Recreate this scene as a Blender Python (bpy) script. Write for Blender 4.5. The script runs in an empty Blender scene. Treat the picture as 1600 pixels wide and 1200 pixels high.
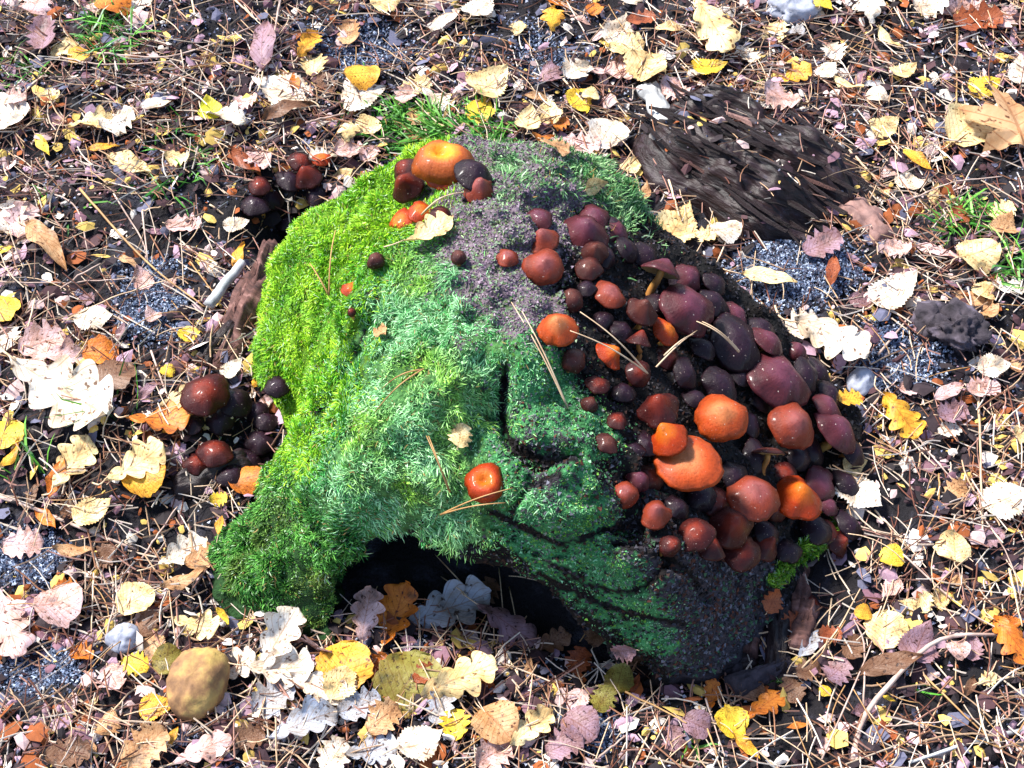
import bpy, math, random
import numpy as np
from mathutils import Vector, Quaternion, Matrix
from mathutils.bvhtree import BVHTree

random.seed(7)
rng = np.random.default_rng(11)
scene = bpy.context.scene
COL = scene.collection
R = math.radians

# ------------------------------------------------------------------ camera
PITCH, DIST, HFOV = R(55), 1.10, R(38)
TARGET = np.array([0.0, 0.0, 0.06])
FWD = np.array([0, math.cos(PITCH), -math.sin(PITCH)])
UPV = np.array([0, math.sin(PITCH), math.cos(PITCH)])
CAMP = TARGET - FWD * DIST
cam = bpy.data.cameras.new('camera'); camo = bpy.data.objects.new('camera', cam)
COL.objects.link(camo); scene.camera = camo
camo.location = CAMP; camo.rotation_euler = (math.pi / 2 - PITCH, 0, 0)
cam.angle = HFOV; cam.clip_start = 0.01; cam.clip_end = 500
# ------------------------------------------------------------------ world, sun, exposure
SUN = Vector((-0.50, 0.34, 0.79)).normalized()
SUN_EL = math.asin(SUN.z); SUN_ROT = math.atan2(SUN.x, SUN.y)
w = bpy.data.worlds.new('World'); scene.world = w; w.use_nodes = True
wn = w.node_tree.nodes; wl = w.node_tree.links
sky = wn.new('ShaderNodeTexSky'); sky.sky_type = 'NISHITA'; sky.sun_disc = False
sky.sun_elevation = SUN_EL; sky.sun_rotation = SUN_ROT
wl.new(sky.outputs[0], wn['Background'].inputs[0]); wn['Background'].inputs[1].default_value = 0.125
sl = bpy.data.lights.new('sun', 'SUN'); sl.energy = 4.0; sl.angle = R(10); sl.color = (1.0, 0.96, 0.90)
so = bpy.data.objects.new('sun', sl); COL.objects.link(so)
so.rotation_euler = SUN.to_track_quat('Z', 'Y').to_euler(); so.location = SUN * 5
vs = scene.view_settings
vs.view_transform = 'Standard'; vs.look = 'None'; vs.gamma = 1.0; vs.use_curve_mapping = False
vs.exposure = 1.4

# ------------------------------------------------------------------ picture <-> place
TH = math.tan(HFOV / 2)
def ray(px, py):
    d = FWD + np.array([1, 0, 0]) * ((px - 800) / 800 * TH) + UPV * ((600 - py) / 800 * TH)
    return d                                     # unit length along the forward axis
def P(px, py, z=0.0):
    d = ray(px, py); t = (z - CAMP[2]) / d[2]
    return CAMP + d * t
def mpp(p):                                       # metres per photo pixel at a point
    return float(np.dot(np.asarray(p) - CAMP, FWD)) * 2 * TH / 1600
def proj(V):
    q = V - CAMP; dep = q @ FWD
    return 800 + q[:, 0] / dep / TH * 800, 600 - (q @ UPV) / dep / TH * 800

# ------------------------------------------------------------------ numpy helpers
LAT = rng.random((64, 64, 64))
def vnoise(p):
    i = np.floor(p).astype(int); f = p - i; f = f * f * (3 - 2 * f)
    i &= 63; j = (i + 1) & 63
    x0, y0, z0 = i[..., 0], i[..., 1], i[..., 2]; x1, y1, z1 = j[..., 0], j[..., 1], j[..., 2]
    fx, fy, fz = f[..., 0], f[..., 1], f[..., 2]
    a = LAT[x0, y0, z0] * (1 - fx) + LAT[x1, y0, z0] * fx
    b = LAT[x0, y1, z0] * (1 - fx) + LAT[x1, y1, z0] * fx
    c = LAT[x0, y0, z1] * (1 - fx) + LAT[x1, y0, z1] * fx
    d = LAT[x0, y1, z1] * (1 - fx) + LAT[x1, y1, z1] * fx
    return (a * (1 - fy) + b * fy) * (1 - fz) + (c * (1 - fy) + d * fy) * fz - 0.5
def fbm(p, oct=4, gain=0.5):
    s = 0; a = 1.0; q = np.asarray(p, float)
    for _ in range(oct):
        s = s + a * vnoise(q); q = q * 2.03 + 17.3; a *= gain
    return s
PITS = [(*P(a, b)[:2], r_ * 0.00048, d_) for a, b, r_, d_ in [(425, 345, 60, .050), (458, 300, 45, .036), (390, 690, 45, .018), (720, 900, 70, .020), (820, 940, 70, .022), (930, 1000, 70, .020), (1040, 1030, 60, .016), (1150, 1030, 50, .012), (1260, 900, 45, .012)]]
def ground_h(x, y):
    x = np.asarray(x, float); y = np.asarray(y, float)
    p = np.stack([x, y, np.zeros_like(x)], -1)
    r = np.sqrt(x * x + y * y); k = 1 / (1 + (r / 1.6) ** 4)
    z = (0.022 * fbm(p * 7 + 3, 3) + 0.010 * fbm(p * 42 + 9, 3)) * k
    for a, b, r_, d_ in PITS: z = z - d_ * np.exp(-((x - a) ** 2 + (y - b) ** 2) / (r_ * r_))
    return z
def gz(x, y): return float(ground_h(np.array([x]), np.array([y]))[0])
def G(px, py):                                    # point of the ground seen at a pixel
    p = P(px, py, 0)
    for _ in range(3): p = P(px, py, gz(p[0], p[1]))
    return p

def tag(o, label=None, cat=None, group=None, kind=None):
    if label: o['label'] = label
    if cat: o['category'] = cat
    if group: o['group'] = group
    if kind: o['kind'] = kind
    return o
def np_mesh(name, V, F, mats=(), smooth=True, col=None, uv=None):
    V = np.asarray(V, np.float32); F = np.asarray(F, np.int32)
    me = bpy.data.meshes.new(name)
    k = F.shape[1]; n = len(F)
    me.vertices.add(len(V)); me.vertices.foreach_set('co', V.ravel())
    me.loops.add(n * k); me.loops.foreach_set('vertex_index', F.ravel())
    me.polygons.add(n); me.polygons.foreach_set('loop_start', np.arange(n, dtype=np.int32) * k)
    me.polygons.foreach_set('use_smooth', np.full(n, smooth))
    me.update(calc_edges=True)
    if col is not None:
        a = me.color_attributes.new('Col', 'FLOAT_COLOR', 'POINT')
        c = np.ones((len(V), 4), np.float32); c[:, :3] = col; a.data.foreach_set('color', c.ravel())
    if uv is not None:
        u = me.uv_layers.new(name='UVMap'); u.data.foreach_set('uv', np.asarray(uv, np.float32)[F.ravel()].ravel())
    for m in mats: me.materials.append(m)
    me.validate()
    return me
def link(name, me, parent=None, loc=(0, 0, 0), rot=None, scale=None):
    o = bpy.data.objects.new(name, me); COL.objects.link(o); o.location = loc
    if rot is not None:
        o.rotation_mode = 'QUATERNION'; o.rotation_quaternion = rot
    if scale is not None: o.scale = scale
    if parent: o.parent = parent
    return o
def empty(name, loc): return link(name, None, None, loc)

def tube(pts, rad, sides=6, cap=True):
    pts = np.asarray(pts, float); n = len(pts)
    rad = np.broadcast_to(np.asarray(rad, float), (n,))
    T = np.gradient(pts, axis=0); T /= np.linalg.norm(T, axis=1)[:, None] + 1e-12
    ref = np.array([0, 0, 1.0]) if abs(T[0, 2]) < 0.9 else np.array([1.0, 0, 0])
    A = np.cross(T, ref); A /= np.linalg.norm(A, axis=1)[:, None]; B = np.cross(T, A)
    th = np.arange(sides) / sides * 2 * np.pi
    V = (pts[:, None] + rad[:, None, None] * (A[:, None] * np.cos(th)[None, :, None] + B[:, None] * np.sin(th)[None, :, None])).reshape(-1, 3)
    F = []
    for i in range(n - 1):
        for j in range(sides):
            k = (j + 1) % sides
            F.append((i * sides + j, i * sides + k, (i + 1) * sides + k, (i + 1) * sides + j))
    if cap:
        V = np.vstack([V, pts[:1], pts[-1:]]); c0 = n * sides
        for j in range(sides):
            k = (j + 1) % sides
            F.append((c0, k, j, j)); F.append((c0 + 1, (n - 1) * sides + j, (n - 1) * sides + k, (n - 1) * sides + k))
    F = [f for f in F]
    return V, np.array(F)
def tri(F):                                        # quads (maybe degenerate) to triangles
    F = np.asarray(F); a = F[:, [0, 1, 2]]; b = F[:, [0, 2, 3]]
    F = np.vstack([a, b]); ok = (F[:, 0] != F[:, 1]) & (F[:, 1] != F[:, 2]) & (F[:, 0] != F[:, 2])
    return F[ok]
def smooth_line(pts, n=14):
    pts = np.asarray(pts, float)
    if len(pts) == 2: t = np.linspace(0, 1, n)[:, None]; return pts[0] * (1 - t) + pts[1] * t
    q = np.vstack([2 * pts[0] - pts[1], pts, 2 * pts[-1] - pts[-2]]); out = []
    m = len(pts) - 1
    for s in np.linspace(0, m - 1e-6, n):
        i = int(s); t = s - i; a, b, c, d = q[i:i + 4]
        out.append(0.5 * (2 * b + (c - a) * t + (2 * a - 5 * b + 4 * c - d) * t * t + (3 * b - a - 3 * c + d) * t ** 3))
    return np.array(out)

# ------------------------------------------------------------------ materials
def new_mat(name, rough=0.7, spec=0.4):
    m = bpy.data.materials.new(name); m.use_nodes = True
    b = m.node_tree.nodes['Principled BSDF']; b.inputs['Roughness'].default_value = rough
    b.inputs['Specular IOR Level'].default_value = spec
    return m, m.node_tree.nodes, m.node_tree.links, b
def ramp(n, stops):
    r = n.new('ShaderNodeValToRGB'); e = r.color_ramp.elements
    while len(e) < len(stops): e.new(0.5)
    for el, (p, c) in zip(e, stops): el.position = p; el.color = (*c, 1)
    return r
def noise_node(n, l, scale, detail=4, coord='Object', rough=0.6):
    tc = n.new('ShaderNodeTexCoord'); t = n.new('ShaderNodeTexNoise')
    t.inputs['Scale'].default_value = scale; t.inputs['Detail'].default_value = detail; t.inputs['Roughness'].default_value = rough
    l.new(tc.outputs[coord], t.inputs['Vector']); return t
def bump(n, l, b, h, strength=0.5, dist=0.002):
    k = n.new('ShaderNodeBump'); k.inputs['Strength'].default_value = strength; k.inputs['Distance'].default_value = dist
    l.new(h, k.inputs['Height']); l.new(k.outputs[0], b.inputs['Normal'])
def mul(c, s): return tuple(min(1, max(0, x * s)) for x in c)

def mat_soil():
    m, n, l, b = new_mat('forest_soil', 0.85, 0.25)
    t = noise_node(n, l, 26, 8, 'Object', 0.75)
    r = ramp(n, [(0.34, (0.004, 0.0035, 0.005)), (0.52, (0.011, 0.009, 0.011)), (0.62, (0.030, 0.028, 0.038)), (0.75, (0.10, 0.11, 0.15))])  # dark soil; shadow black and sky-lit blue are painted into the stops
    l.new(t.outputs['Fac'], r.inputs[0]); l.new(r.outputs[0], b.inputs['Base Color'])
    t2 = noise_node(n, l, 420, 5); bump(n, l, b, t2.outputs['Fac'], 0.9, 0.003); return m
def mat_attr(name, rough=0.7, spec=0.3, nscale=900, var=0.35, bumpd=0.0):
    m, n, l, b = new_mat(name, rough, spec)
    a = n.new('ShaderNodeAttribute'); a.attribute_name = 'Col'
    t = noise_node(n, l, nscale, 3)
    r = ramp(n, [(0.3, (1 - var,) * 3), (0.7, (1 + 0.0,) * 3)])
    l.new(t.outputs['Fac'], r.inputs[0])
    x = n.new('ShaderNodeMixRGB'); x.blend_type = 'MULTIPLY'; x.inputs[0].default_value = 1
    l.new(a.outputs['Color'], x.inputs[1]); l.new(r.outputs[0], x.inputs[2]); l.new(x.outputs[0], b.inputs['Base Color'])
    if bumpd: bump(n, l, b, t.outputs['Fac'], 0.8, bumpd)
    return m
def mat_leaf(name, c):
    m, n, l, b = new_mat('leaf_' + name, 0.52, 0.35)
    oi = n.new('ShaderNodeObjectInfo')
    uv = n.new('ShaderNodeTexCoord'); sep = n.new('ShaderNodeSeparateXYZ'); l.new(uv.outputs['UV'], sep.inputs[0])
    def M(op, a, bb=None, **k):
        q = n.new('ShaderNodeMath'); q.operation = op
        for i, v in enumerate((a, bb)):
            if v is None: continue
            if isinstance(v, (int, float)): q.inputs[i].default_value = v
            else: l.new(v, q.inputs[i])
        return q.outputs[0]
    av = M('ABSOLUTE', M('SUBTRACT', sep.outputs['Y'], 0.5))
    mid = M('LESS_THAN', av, 0.018)
    ph = M('FRACT', M('SUBTRACT', M('MULTIPLY', sep.outputs['X'], 9.0), M('MULTIPLY', av, 5.0)))
    vein = M('LESS_THAN', ph, 0.11); veins = M('MAXIMUM', mid, vein)
    add = n.new('ShaderNodeVectorMath'); add.operation = 'ADD'
    l.new(uv.outputs['Object'], add.inputs[0])
    cmb = n.new('ShaderNodeCombineXYZ')
    for i in range(3): l.new(M('MULTIPLY', oi.outputs['Random'], 31.0 + i * 7), cmb.inputs[i])
    l.new(cmb.outputs[0], add.inputs[1])
    t = n.new('ShaderNodeTexNoise'); t.inputs['Scale'].default_value = 2.2; t.inputs['Detail'].default_value = 6; t.inputs['Roughness'].default_value = 0.65
    l.new(add.outputs[0], t.inputs['Vector'])
    r = ramp(n, [(0.32, mul(c, 0.30)), (0.43, mul((c[0], c[1] * .85, c[2] * .7), 0.78)), (0.55, c), (0.75, mul((c[0], c[1] * 1.05, c[2] * 1.2), 1.08))])
    l.new(t.outputs['Fac'], r.inputs[0])
    # small dark specks of decay
    t3 = n.new('ShaderNodeTexNoise'); t3.inputs['Scale'].default_value = 16; t3.inputs['Detail'].default_value = 2
    l.new(add.outputs[0], t3.inputs['Vector'])
    r3 = ramp(n, [(0.31, (0.22, 0.14, 0.10)), (0.40, (1, 1, 1))]); l.new(t3.outputs['Fac'], r3.inputs[0])
    x = n.new('ShaderNodeMixRGB'); x.blend_type = 'MULTIPLY'; x.inputs[0].default_value = 1
    l.new(r.outputs[0], x.inputs[1]); l.new(r3.outputs[0], x.inputs[2])
    y = n.new('ShaderNodeMixRGB'); y.blend_type = 'MULTIPLY'; l.new(M('MULTIPLY', veins, 0.75), y.inputs[0])
    l.new(x.outputs[0], y.inputs[1]); y.inputs[2].default_value = (0.72, 0.52, 0.40, 1)
    l.new(y.outputs[0], b.inputs['Base Color'])
    hgt = M('SUBTRACT', M('MULTIPLY', t3.outputs['Fac'], 1.2), M('MULTIPLY', veins, 0.6))
    bump(n, l, b, hgt, 0.6, 0.0008)
    tr = n.new('ShaderNodeBsdfTranslucent'); l.new(y.outputs[0], tr.inputs[0])
    mx = n.new('ShaderNodeMixShader'); mx.inputs[0].default_value = 0.14
    out = n['Material Output']; l.new(b.outputs[0], mx.inputs[1]); l.new(tr.outputs[0], mx.inputs[2]); l.new(mx.outputs[0], out.inputs[0])
    return m
def mat_cap(name, c_mid, c_edge, rough=0.46):
    m, n, l, b = new_mat('cap_' + name, rough, 0.18)
    tc = n.new('ShaderNodeTexCoord'); ln = n.new('ShaderNodeVectorMath'); ln.operation = 'LENGTH'
    sc = n.new('ShaderNodeVectorMath'); sc.operation = 'MULTIPLY'; sc.inputs[1].default_value = (1, 1, 0)
    l.new(tc.outputs['Object'], sc.inputs[0]); l.new(sc.outputs[0], ln.inputs[0])
    t = noise_node(n, l, 2.6, 6, 'Object', 0.65)
    ad = n.new('ShaderNodeMath'); ad.operation = 'MULTIPLY_ADD'; ad.inputs[1].default_value = 0.5; l.new(t.outputs['Fac'], ad.inputs[0])
    of = n.new('ShaderNodeMath'); of.operation = 'SUBTRACT'; of.inputs[1].default_value = 0.25; l.new(ln.outputs['Value'], of.inputs[0])
    l.new(of.outputs[0], ad.inputs[2])
    r = ramp(n, [(0.0, mul(c_mid, 0.75)), (0.25, c_mid), (0.62, c_edge), (0.90, mul(c_edge, 0.62)), (0.97, mul(c_edge, 0.9))])
    l.new(ad.outputs[0], r.inputs[0])
    t2 = noise_node(n, l, 11, 7, 'Object', 0.7)                       # mottled skin
    r2 = ramp(n, [(0.32, (0.62, 0.52, 0.54)), (0.46, (1, 1, 1)), (0.68, (1, 1, 1)), (0.74, (1, 1, 1))]); l.new(t2.outputs['Fac'], r2.inputs[0])
    x = n.new('ShaderNodeMixRGB'); x.blend_type = 'MULTIPLY'; x.inputs[0].default_value = 1; l.new(r.outputs[0], x.inputs[1]); l.new(r2.outputs[0], x.inputs[2])
    sp_ = noise_node(n, l, 9, 2); sr = ramp(n, [(0.70, (0, 0, 0)), (0.74, (1, 1, 1))]); l.new(sp_.outputs['Fac'], sr.inputs[0])   # pale crumbs stuck on the skin
    y = n.new('ShaderNodeMixRGB'); l.new(sr.outputs[0], y.inputs[0]); l.new(x.outputs[0], y.inputs[1]); y.inputs[2].default_value = (0.45, 0.36, 0.30, 1)
    l.new(y.outputs[0], b.inputs['Base Color'])
    # faint radial streaks towards the margin
    mp = n.new('ShaderNodeMapping'); mp.vector_type = 'POINT'; gr = n.new('ShaderNodeTexGradient'); gr.gradient_type = 'RADIAL'; l.new(tc.outputs['Object'], gr.inputs[0])
    wv = n.new('ShaderNodeMath'); wv.operation = 'MULTIPLY'; wv.inputs[1].default_value = 260; l.new(gr.outputs['Fac'], wv.inputs[0])
    sn_ = n.new('ShaderNodeMath'); sn_.operation = 'SINE'; l.new(wv.outputs[0], sn_.inputs[0])
    hs = n.new('ShaderNodeMath'); hs.operation = 'MULTIPLY_ADD'; hs.inputs[1].default_value = 0.035; l.new(sn_.outputs[0], hs.inputs[0]); l.new(t2.outputs['Fac'], hs.inputs[2])
    bump(n, l, b, hs.outputs[0], 0.4, 0.0018)
    b.inputs['Subsurface Weight'].default_value = 0.05; b.inputs['Subsurface Scale'].default_value = 0.004
    b.inputs['Coat Weight'].default_value = 0.13; b.inputs['Coat Roughness'].default_value = 0.16
    rr = ramp(n, [(0.3, (rough * 0.75,) * 3), (0.7, (rough * 1.4,) * 3)]); l.new(t2.outputs['Fac'], rr.inputs[0]); l.new(rr.outputs[0], b.inputs['Roughness'])
    return m
def mat_noise(name, stops, scale=40, rough=0.75, bumpd=0.002, bscale=None, stretch=None, spec=0.3, detail=6):
    m, n, l, b = new_mat(name, rough, spec)
    t = noise_node(n, l, scale, detail)
    if stretch:
        mp = n.new('ShaderNodeMapping'); mp.inputs['Scale'].default_value = stretch
        tc = n.new('ShaderNodeTexCoord'); l.new(tc.outputs['Object'], mp.inputs[0]); l.new(mp.outputs[0], t.inputs['Vector'])
    r = ramp(n, stops); l.new(t.outputs['Fac'], r.inputs[0]); l.new(r.outputs[0], b.inputs['Base Color'])
    if bscale:
        t = noise_node(n, l, bscale, 5)
    bump(n, l, b, t.outputs['Fac'], 0.8, bumpd); return m

LEAFC = dict(white=(0.72, 0.65, 0.55), cream=(0.76, 0.60, 0.30), yellow=(0.80, 0.58, 0.05), lemon=(0.66, 0.66, 0.03),
             gold=(0.70, 0.36, 0.03), orange=(0.56, 0.17, 0.015), rust=(0.28, 0.07, 0.02), tan=(0.50, 0.29, 0.14),
             brown=(0.17, 0.085, 0.045), pink=(0.60, 0.40, 0.38), mauve=(0.27, 0.16, 0.19), grey=(0.38, 0.40, 0.45), olive=(0.22, 0.19, 0.035))
LEAFW = dict(white='bleached whitish', cream='pale cream-yellow', yellow='bright yellow', lemon='lemon-green', gold='golden', orange='orange-brown',
             rust='rust-red', tan='tan', brown='dark brown', pink='pinkish beige', mauve='mauve-brown', grey='silvery grey', olive='olive-green')
ML = {k: mat_leaf(k, v) for k, v in LEAFC.items()}
MC = dict(orange=mat_cap('orange', (0.5, 0.11, 0.005), (0.34, 0.032, 0.002)), peach=mat_cap('peach', (0.46, 0.14, 0.045), (0.40, 0.055, 0.008)),
          red=mat_cap('red', (0.15, 0.014, 0.004), (0.045, 0.005, 0.004)), brown=mat_cap('brown', (0.09, 0.022, 0.014), (0.05, 0.01, 0.008)),
          pink=mat_cap('pink', (0.22, 0.055, 0.048), (0.2, 0.03, 0.012)), mauve=mat_cap('mauve', (0.105, 0.026, 0.044), (0.07, 0.012, 0.017)),
          plum=mat_cap('plum', (0.018, 0.005, 0.013), (0.012, 0.003, 0.007)), ochre=mat_cap('ochre', (0.66, 0.26, 0.012), (0.34, 0.07, 0.01)))
CAPW = dict(orange='orange', peach='peach-orange', red='dark red-brown', brown='brown', pink='pinkish brown', mauve='mauve-brown', plum='blackish plum', ochre='ochre-orange')
M_GILL = mat_noise('gills', [(0.3, (0.20, 0.12, 0.05)), (0.7, (0.42, 0.30, 0.13))], 30, 0.7, 0.0006)
M_STEM = mat_noise('stem', [(0.3, (0.10, 0.03, 0.012)), (0.5, (0.32, 0.14, 0.03)), (0.75, (0.55, 0.33, 0.09))], 60, 0.6, 0.0008, stretch=(1, 1, 0.25))
M_SOIL = mat_soil()
M_STUMP = mat_attr('stump_wood', 0.85, 0.2, 260, 0.65, 0.004)
M_MOSS = mat_attr('moss', 0.62, 0.25, 700, 0.25)
M_LITTER = mat_attr('litter', 0.75, 0.25, 500, 0.3)
M_NEEDLE = mat_noise('needle', [(0.3, (0.36, 0.21, 0.11)), (0.6, (0.66, 0.49, 0.32))], 30, 0.5, 0.0002)
M_NEEDLE2 = mat_noise('needle_brown', [(0.3, (0.18, 0.08, 0.03)), (0.6, (0.45, 0.26, 0.10))], 30, 0.5, 0.0002)
M_TWIG = mat_noise('twig', [(0.3, (0.22, 0.14, 0.11)), (0.55, (0.46, 0.33, 0.27)), (0.75, (0.60, 0.48, 0.42))], 60, 0.75, 0.0008)
M_TWIGD = mat_noise('twig_dark', [(0.3, (0.10, 0.055, 0.05)), (0.7, (0.34, 0.19, 0.16))], 80, 0.7, 0.0008)
M_GREYW = mat_noise('weathered_wood', [(0.3, (0.16, 0.16, 0.16)), (0.6, (0.46, 0.47, 0.47))], 70, 0.8, 0.001)
M_ROT = mat_noise('rotten_wood', [(0.32, (0.004, 0.003, 0.004)), (0.50, (0.016, 0.007, 0.007)), (0.64, (0.030, 0.017, 0.022)), (0.80, (0.10, 0.11, 0.16))], 26, 0.5, 0.004, stretch=(1, 5, 5), spec=0.35)  # palest stop paints bluish wet highlights into the wood colour
M_BARK = mat_noise('bark', [(0.3, (0.020, 0.010, 0.010)), (0.55, (0.12, 0.055, 0.045)), (0.75, (0.28, 0.15, 0.13))], 30, 0.8, 0.004, stretch=(5, 1, 1))
M_STONE = mat_noise('ochre_stone', [(0.30, (0.09, 0.045, 0.03)), (0.48, (0.26, 0.14, 0.06)), (0.70, (0.50, 0.34, 0.10))], 48, 0.8, 0.0022)
M_GREY = mat_noise('grey_stone', [(0.3, (0.14, 0.15, 0.19)), (0.7, (0.42, 0.44, 0.52))], 60, 0.7, 0.001)
M_GRASS = mat_attr('grass', 0.5, 0.35, 300, 0.2)
M_DIRT = mat_noise('dirt_clod', [(0.3, (0.010, 0.008, 0.010)), (0.55, (0.05, 0.04, 0.05)), (0.75, (0.16, 0.13, 0.17))], 60, 0.9, 0.004)

# ------------------------------------------------------------------ ground
def axis_coords(lo, hi, step, far):
    a = list(np.arange(lo, hi + step / 2, step)); s = step
    while a[-1] < far: s *= 1.5; a.append(a[-1] + s)
    s = step; b = [lo]
    while b[-1] > -far: s *= 1.5; b.append(b[-1] - s)
    return np.array(b[:0:-1] + a)
gx = axis_coords(-0.75, 0.75, 0.006, 60); gy = axis_coords(-0.5, 0.85, 0.006, 60)
X, Y = np.meshgrid(gx, gy); Z = ground_h(X, Y)
p3 = np.stack([X, Y, X * 0], -1)
Z = Z + np.where((abs(X) < .75) & (Y > -.5) & (Y < .85), 0.005 * fbm(p3 * 160, 2), 0)
nx, ny = len(gx), len(gy); idx = np.arange(nx * ny).reshape(ny, nx)
F = np.stack([idx[:-1, :-1], idx[:-1, 1:], idx[1:, 1:], idx[1:, :-1]], -1).reshape(-1, 4)
ground = link('ground', np_mesh('ground', np.stack([X, Y, Z], -1).reshape(-1, 3), F, [M_SOIL]))
tag(ground, 'dark forest soil strewn with needle litter', None, None, 'structure')

# ------------------------------------------------------------------ stump surface
CTRL = [(620, 275, .125), (700, 262, .145), (800, 275, .165), (900, 270, .155), (965, 300, .14), (1005, 350, .12),
        (800, 330, .18), (790, 420, .19), (800, 520, .19), (830, 600, .178), (870, 680, .165), (930, 760, .148), (1000, 850, .122), (1060, 920, .10),
        (700, 380, .175), (640, 340, .15), (560, 340, .115), (500, 400, .10), (440, 460, .055), (425, 540, .035), (560, 500, .145), (520, 580, .115),
        (650, 580, .172), (720, 480, .182), (700, 620, .178), (760, 660, .158), (455, 615, .035), (500, 660, .095), (600, 700, .150), (700, 780, .140), (660, 820, .125), (560, 800, .105),
        (450, 740, .055), (480, 850, .055), (410, 860, .02), (365, 930, .006), (500, 965, .006), (570, 930, .03), (620, 870, .075),
        (760, 840, .125), (830, 880, .115), (920, 930, .09), (1000, 965, .075), (1085, 1000, .045),
        (900, 430, .165), (960, 560, .145), (1010, 660, .125), (1060, 760, .105), (1100, 600, .095), (1060, 470, .105), (1200, 640, .05), (1180, 760, .06), (1290, 720, .015), (1250, 830, .02),
        (1130, 860, .07), (1130, 950, .04), (1200, 900, .025), (820, 720, .160), (880, 800, .150)]
RIM = [(610, 262, .10), (700, 225, .11), (800, 235, .12), (900, 240, .12), (975, 285, .11), (1010, 350, .08), (1085, 432, .05), (1205, 525, .02), (1330, 660, 0), (1320, 800, 0),
       (1260, 880, 0), (1200, 960, 0), (1120, 1020, .03), (1085, 1014, .04), (1000, 988, .065), (920, 957, .08), (835, 900, .105), (770, 858, .118), (690, 838, .122),
       (650, 865, .085), (610, 915, .035), (570, 965, 0), (500, 990, 0), (380, 975, 0), (335, 920, 0), (345, 850, 0), (400, 790, .01), (425, 730, .03), (455, 660, .05), (440, 610, .015),
       (405, 570, .01), (410, 470, .02), (450, 375, .04), (540, 310, .08)]
cp = np.array([P(*c) for c in CTRL]); rim = np.array([P(*c) for c in RIM])
def rbf_fit(p, v):
    d = np.linalg.norm(p[:, None] - p[None], axis=2); A = np.sqrt(d * d + 0.0004)
    n = len(p); M = np.zeros((n + 3, n + 3)); M[:n, :n] = A + np.eye(n) * -1e-3
    M[:n, n] = 1; M[:n, n + 1:] = p; M[n:, :n] = M[:n, n:].T
    return np.linalg.solve(M, np.r_[v, 0, 0, 0])
wts = rbf_fit(cp[:, :2], cp[:, 2])
def height(q):
    d = np.linalg.norm(q[:, None] - cp[None, :, :2], axis=2)
    return np.sqrt(d * d + 0.0004) @ wts[:-3] + wts[-3] + q @ wts[-2:]
def poly_sd(q, poly):
    a = poly; b = np.roll(poly, -1, 0); d = np.full(len(q), 1e9); ins = np.zeros(len(q), bool)
    for s, e in zip(a, b):
        v = e - s; wv = q - s; t = np.clip((wv @ v) / (v @ v), 0, 1)
        d = np.minimum(d, np.linalg.norm(wv - t[:, None] * v, axis=1))
        c = (s[1] > q[:, 1]) != (e[1] > q[:, 1])
        ins ^= c & (q[:, 0] < (e[0] - s[0]) * (q[:, 1] - s[1]) / (e[1] - s[1] + 1e-12) + s[0])
    return np.where(ins, -d, d)
STEP = 0.0034
lo = np.array([rim[:, 0].min() - .03, rim[:, 1].min() - .03, -0.035]); hi = np.array([rim[:, 0].max() + .03, rim[:, 1].max() + .03, 0.235])
gn = np.ceil((hi - lo) / STEP).astype(int)
ax = [lo[i] + STEP * np.arange(gn[i]) for i in range(3)]
GX, GY = np.meshgrid(ax[0], ax[1], indexing='ij'); q2 = np.stack([GX.ravel(), GY.ravel()], 1)
H2 = height(q2); D2 = poly_sd(q2, rim[:, :2])
# strata: overlapping shelves of the front lobe, lumps and pits
def px_of(q, z): return proj(np.column_stack([q, z]))
U2, V2 = px_of(q2, H2)
def blob(u, v, cx, cy, rx, ry, ang=0):
    c, s = math.cos(R(ang)), math.sin(R(ang)); a = ((u - cx) * c + (v - cy) * s) / rx; b = (-(u - cx) * s + (v - cy) * c) / ry
    return a * a + b * b
def sstep(x, a, b): t = np.clip((x - a) / (b - a), 0, 1); return t * t * (3 - 2 * t)
for cx, cy, rx, ry, an, hgt in [(900, 790, 80, 60, 30, .016), (950, 880, 120, 50, 28, .012), (1000, 905, 60, 40, 25, .010), (640, 610, 120, 90, -20, .012), (585, 745, 120, 85, -10, .010),
                                (700, 690, 60, 40, 20, -.008), (745, 638, 48, 20, 0, -.018), (850, 705, 60, 22, 10, -.014), (690, 650, 18, 14, 0, -.015), (450, 612, 45, 26, 0, -.022),
                                (540, 430, 70, 110, 25, .008), (480, 900, 70, 45, 0, .012), (400, 900, 40, 35, 0, .008), (850, 290, 90, 26, 0, .006), (880, 620, 50, 80, 20, -.006), (950, 330, 22, 12, 0, -.02)]:
    H2 = H2 + hgt * (1 - sstep(np.sqrt(blob(U2, V2, cx, cy, rx, ry, an)), 0.75 if hgt > 0 else 0.4, 1.08))
GROOVES = [([(770, 800), (830, 830), (880, 850), (940, 830), (1000, 815)], 11, .022), ([(850, 875), (920, 910), (980, 925), (1030, 900), (1042, 878)], 11, .022), ([(840, 895), (930, 940), (1000, 960), (1070, 975)], 9, .016), ([(790, 570), (785, 640), (800, 690), (850, 720), (900, 715)], 12, .020),
    ([(880, 740), (830, 760), (800, 800)], 8, .012), ([(560, 330), (520, 420), (500, 520)], 9, .006), ([(600, 440), (560, 540), (500, 640), (450, 650)], 10, .009), ([(470, 700), (540, 690), (600, 660)], 8, .006), ([(540, 830), (600, 840), (650, 800)], 9, .008), ([(430, 800), (500, 830), (540, 880), (560, 940)], 9, .009), ([(400, 850), (440, 890), (430, 940)], 7, .008),
    ([(700, 480), (690, 560), (740, 610)], 9, .006), ([(850, 520), (870, 600), (920, 680)], 9, .008), ([(960, 850), (1060, 880), (1100, 930)], 9, .020)]
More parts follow.
